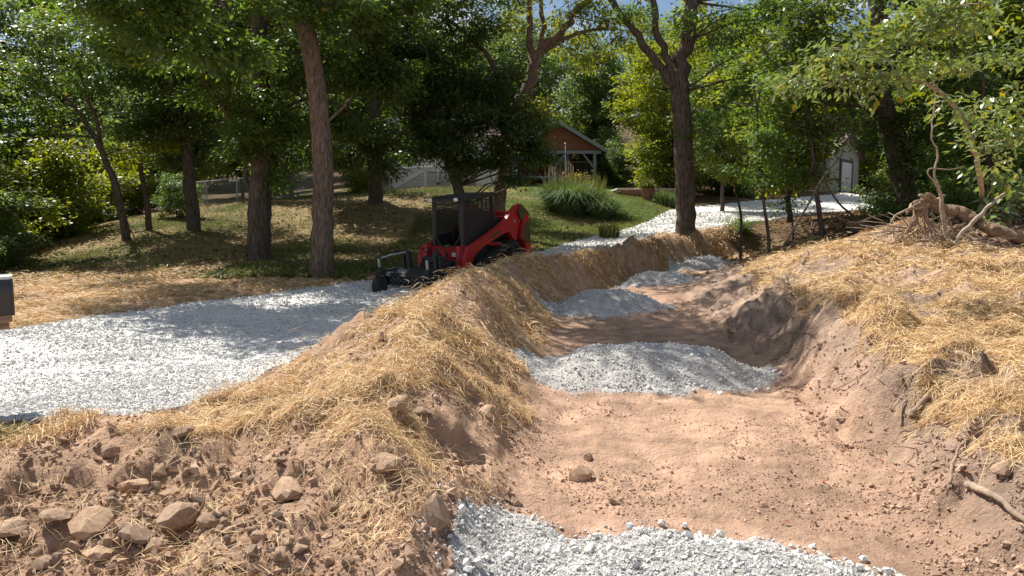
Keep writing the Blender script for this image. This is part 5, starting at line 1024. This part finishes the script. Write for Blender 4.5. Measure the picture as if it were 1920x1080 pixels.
twg = [(1690, 143, 9.8, 1620, 80, 9.3), (1740, 160, 10, 1700, 70, 9.4), (1590, 145, 9.5, 1500, 150, 9.2), (1640, 138, 9.6, 1560, 110, 9.1), (1778, 185, 10.3, 1760, 210, 9.8), (1540, 165, 9.4, 1470, 185, 9.2), (1700, 70, 9.4, 1780, 20, 9.0), (1780, 20, 9.0, 1860, 10, 8.7), (1640, 138, 9.6, 1660, 175, 9.2),
       (1805, 225, 10.8, 1880, 180, 10), (1880, 180, 10, 1925, 150, 9.6), (1826, 280, 11.4, 1890, 260, 10.6), (1890, 260, 10.6, 1930, 230, 10), (1740, 160, 10, 1830, 120, 9.4), (1590, 145, 9.5, 1610, 190, 9.3), (1838, 330, 12.2, 1900, 300, 11.6), (1600, 100, 9.2, 1540, 95, 9.0), (1890, 260, 10.6, 1860, 290, 10.4)]
br = MB(); cnt = 0
for (a, b, c, d, e, f) in twg:
    p, q2 = W(a, b, y=c)-bp, W(d, e, y=f)-bp; limb_tube(br, [p, (p+q2)/2+Vector((0, 0, .05)), q2], .012, .004, 5, 0, amp=.01, k=3)
    for j in range(17):
        t = random.uniform(.1, 1.1); o_ = p.lerp(q2, t)+Vector((random.gauss(0, .11), random.gauss(0, .12), random.gauss(0, .08))); az2 = random.uniform(0, 6.28); cnt += 1
        if cnt > 298: break
        s = random.uniform(.09, .155); me = LM[2] if random.random() < .10 else LM[random.randrange(2)]
        o = bpy.data.objects.new('leaf', me); C.objects.link(o); o.parent = ben; o.location = o_; o.scale = (s, s*random.uniform(.8, 1.1), s)
        o.rotation_euler = (random.gauss(0, .5), random.uniform(.05, .9), az2)
br.build('branches', M['deadwood'], ben, smooth=True)['kind'] = 'stuff'
bl = [(W(a, b, y=c)-bp, (r, r, r*.6), n) for a, b, c, r, n in ((1500, 160, 9.3, .35, 9), (1560, 120, 9.2, .4, 14), (1620, 90, 9.3, .45, 16), (1640, 150, 9.5, .4, 14), (1700, 80, 9.4, .5, 18), (1760, 40, 9.2, .5, 18), (1840, 20, 8.9, .5, 18), (1870, 190, 10, .5, 16), (1890, 250, 10.5, .5, 16), (1760, 120, 9.6, .4, 12), (1900, 110, 9.6, .45, 14), (1860, 300, 11, .4, 10))]
Cs, Ax, vv = sprays(bl, .12, 11, rad=.3); V, F = leaf_mesh(Cs, Ax, .12, .45); yl = RNG.random(len(Cs)) < .07
linkmesh('foliage', npmesh('foliage', V, F, [M['big_leaf'], M['leaf_yellow']], False, {'v': np.repeat(vv, 4)}, np.r_[yl, yl].astype(int)), ben)['kind'] = 'stuff'
# broad-leaved bush at the right edge and cedar
bsh = empty('broad_leaf_bush', up(12.3, 15.6), 0, 'bush with large glossy leaves at the right edge above the log', 'bush'); br = MB()
for k in range(130):
    t = W(random.uniform(1835, 1950), random.uniform(318, 425), y=random.uniform(14.6, 16.2))-bsh.location; s = random.uniform(.15, .26)
    o = bpy.data.objects.new('leaf', LM[2] if random.random() < .08 else LM[k % 2]); C.objects.link(o); o.parent = bsh; o.location = t; o.scale = (s, s, s); o.rotation_euler = (random.gauss(0, .5), random.uniform(.1, 1.0), random.uniform(0, 6.28))
    if k % 6 == 0: br.tube([Vector((random.gauss(0, .2), 0, 0)), t*.5+Vector((0, 0, .15)), t], [.014, .01, .004], 5)
br.build('branches', M['bark'], bsh, smooth=True)['kind'] = 'stuff'
# ---------------------------------------------------------------- blades: lawn, ornamental grass, weeds
def blades(name, x, y, hgt, wd, mm, label, cat, parent=None, lean=.5, vv=None, base=None, dirn=None):
    n = len(x); a = RNG.random(n)*6.283 if dirn is None else dirn; h = hgt*RNG.uniform(.5, 1.2, n); ln = np.abs(RNG.normal(0, lean, n)); z = H(x, y)
    if base is not None: x = x-base.x; y = y-base.y; z = z-base.z
    wv = np.stack([-np.sin(a), np.cos(a), 0*a], 1)*(wd*RNG.uniform(.7, 1.3, n)/2)[:, None]; d = np.stack([np.cos(a), np.sin(a), 0*a], 1)
    P0 = np.stack([x, y, z-.01], 1); P1 = P0+np.stack([0*a, 0*a, h*.62], 1)+d*(h*ln*.35)[:, None]; P2 = P0+np.stack([0*a, 0*a, h*(1-.45*np.minimum(ln, 1.6))], 1)+d*(h*ln*.95)[:, None]
    V = np.stack([P0-wv, P0+wv, P1+wv*.8, P1-wv*.8, P2], 1).reshape(-1, 3); i = (np.arange(n)*5)[:, None]; F = np.concatenate([i+[0, 1, 2], i+[0, 2, 3], i+[3, 2, 4]], 0)
    o = linkmesh(name, npmesh(name, V, F, mm, False, {'v': np.repeat(RNG.random(n) if vv is None else vv, 5)}), parent)
    o['kind'] = 'stuff'
    if parent is None: tagp(o, label, cat)
    return o
def lawn_w(x, y):
    e = 17.6+.9*fbm(x, y, 2.5, 3, 77); return ((x < lx(L_roadL, y)-.1) & (y > e) & (x > -16.5))*np.clip(.45+1.2*fbm(x, y, 3, 4, 95)+np.where(x > -4, .35, -.25), .06, 1)
x, y = scatter(46000, -17, 9, 17, 42, lawn_w, lod=1); blades('lawn_grass', x, y, .10, .022, M['grass'], 'patchy mown grass growing on the lawn slope', 'grass')
x, y = scatter(9000, -16, 9, 17, 40, lambda a, b: (a < lx(L_roadL, b)-.3)*np.clip(.3-1.0*fbm(a, b, 3, 4, 95)+(a < -3)*.3, .02, 1)*(b > 17.5))
n = len(x); V, F = leaf_mesh(np.stack([x, y, H(x, y)+.03], 1), RNG.normal(size=(n, 3))*[1, 1, .2], .13, .7, 0, .3); tagp(linkmesh('fallen_leaves', npmesh('fallen_leaves', V, F, M['litter'], False, {'v': np.repeat(RNG.random(n), 4)})), 'dry brown fallen leaves scattered over the lawn', 'leaves', kind='stuff')
x, y = scatter(14000, 6, 26, 13, 36, lambda a, b: (a > lx(L_roadR, b)+1.5)*((b > 18) | (a > 9))*1.0*(b > 14)); n = len(x)
V, F = leaf_mesh(np.stack([x, y, H(x, y)+.03], 1), RNG.normal(size=(n, 3))*[1, 1, .3], .15, .7, 0, .4); tagp(linkmesh('leaf_litter', npmesh('leaf_litter', V, F, M['litter'], False, {'v': np.repeat(RNG.random(n), 4)})), 'brown leaf litter on the floor of the shady wood', 'leaves', kind='stuff')
for (a, b, s, lab) in [(1540, 905, .05, 'curled reddish dry leaf standing on the ditch floor'), (1655, 868, .035, 'red brown dry leaf on the ditch floor near the right bank'), (1802, 885, .06, 'orange dry leaf caught among roots on the right bank'), (1470, 985, .04, 'dark curled leaf just above the nearest gravel pile'), (1285, 968, .03, 'rust red leaf scrap above the stray white stones'), (1500, 960, .03, 'brown leaf scrap right of the dark curled leaf'),
                       (1535, 745, .04, 'dark dry leaf at the end of the trailing root'), (1465, 780, .02, 'tiny dark leaf in the middle right of the ditch floor'), (372, 700, .05, 'single brown leaf lying on the gravel driveway'), (1620, 955, .03, 'brown leaf flat on the ditch floor by the right bank'), (1115, 965, .03, 'thin red brown leaf at the left side of the ditch floor')]:
    o = put(LM[0], 'fallen_leaf', G(a, b)+Vector((0, 0, .012)), s, None, (random.uniform(-.6, .6), random.uniform(-.5, .2), random.uniform(0, 6.28))); o.data = LM[0].copy(); o.data.materials[0] = M['autumn_leaf']; tagp(o, lab, 'leaf')
M['pampas'] = mat('arching_grass', (.16, .22, .09), (.08, .13, .05), scale=2, rough=.45, spec=.5, attr='v', trans=.3, tcol=(1.6, 1.5, .6)); M['plume'] = solid('pale_plume', (.42, .38, .24), .9); M['goldenrod'] = solid('yellow_goldenrod', (.45, .33, .03), .8)
og = empty('ornamental_grass', up(2.75, 32.6), 0, 'large clump of arching striped ornamental grass in front of the cabin', 'ornamental grass'); b0 = og.location
def disc(cx, cy, r, n): a = RNG.random(n)*6.283; q = r*np.sqrt(RNG.random(n)); return cx+q*np.cos(a), cy+q*np.sin(a), a
x, y, a = disc(2.55, 32.6, .85, 3600); blades('blades', x, y, 1.4, .032, M['pampas'], None, None, og, lean=.85, base=b0, dirn=a+RNG.normal(0, .7, len(a)))
x, y, a = disc(3.9, 32.0, .55, 1500); blades('low_blades', x, y, 1.05, .032, M['pampas'], None, None, og, lean=1.0, base=b0, dirn=a+RNG.normal(0, .6, len(a)))
x, y, a = disc(1.9, 33.4, .45, 70); blades('plumes', x, y, 2.0, .045, M['plume'], None, None, og, lean=.18, base=b0)
gr = empty('goldenrod_clump', up(3.2, 34.0), 0, 'yellow flowering clump rising behind the ornamental grass', 'flowers'); x, y, a = disc(3.3, 34.0, 1.1, 900); blades('stems', x, y, 1.35, .03, M['grass'], None, None, gr, lean=.3, base=gr.location)
n = 420; P = np.stack([RNG.normal(-.3, .40, n), RNG.normal(0, .3, n), RNG.normal(1.18, .16, n)], 1); V, F = leaf_mesh(P, RNG.normal(size=(n, 3)), .09, .7, 0, .8); linkmesh('flowers', npmesh('flowers', V, F, M['goldenrod'], False), gr)['kind'] = 'stuff'
for (cx, cy, r, n, h, nm, lab, c_, mm) in [(3.45, 25.6, .35, 420, .55, 'grass_tuft', 'unmown dark tuft of grass on the lawn beside the driveway', 'grass', 'grass'), (8.0, 37.2, .6, 900, .8, 'grass_tuft', 'pale weedy grass clump left of the big roadside tree', 'grass', 'pampas')]:
    x, y, a = disc(cx, cy, r, n); t = empty(nm, up(cx, cy), 0, lab, c_); blades('blades', x, y, h, .03, M[mm], None, None, t, lean=.6, base=t.location)
gp = G(60, 815); tf = empty('dry_grass_tuft', gp, 0, 'shaded tuft of dry grass and weeds at the left edge below the gravel', 'grass')
x, y, a = disc(gp.x, gp.y, .36, 1500); xs = gp.x+(x-gp.x)*1.35-.05; blades('dry_blades', xs, y, .11, .006, M['straw'], None, None, tf, lean=1.3, base=gp); blades('green_blades', gp.x-.22+.35*(x[:400]-gp.x), y[:400], .12, .009, M['grass'], None, None, tf, lean=.8, base=gp)
x, y = scatter(5200, -10, -3.6, 16.5, 21, lambda a, b: 1.0*(b > 17.2)*(b < 19.4)*(a > -7.5)); blades('weeds', x, y, .22, .035, M['grass'], 'low green weeds at the feet of the two nearest oaks', 'weeds', lean=1.1)
# patio and planter
pt = empty('brick_patio', up(8.0, 40.5), 0, 'small brick edged patio step beside the driveway lawn', 'patio')
for r_ in range(3):
    for c_ in range(9): MB().box((-1.9+c_*.42+(r_ % 2)*.2, -.6, .08+r_*.14), (.40, .2, .13), bev=.012).build('brick', M['brick'], pt)
MB().box((-.2, .8, .47), (4.0, 2.6, .08), bev=.01).build('stone_top', M['block'], pt)
pl = empty('flower_pot', up(7.15, 38.2), 0, 'brown pot with a green plant standing by the brick patio', 'planter'); MB().tube([(0, 0, 0), (0, 0, .1), (0, 0, .52), (0, 0, .6)], [.24, .26, .38, .40], 14).build('pot', M['brick'], pl)
x, y, a = disc(pl.location.x, pl.location.y, .3, 260); o = blades('plant', x, y, .7, .05, M['grass'], None, None, pl, lean=.8, base=pl.location); o.location.z = .5
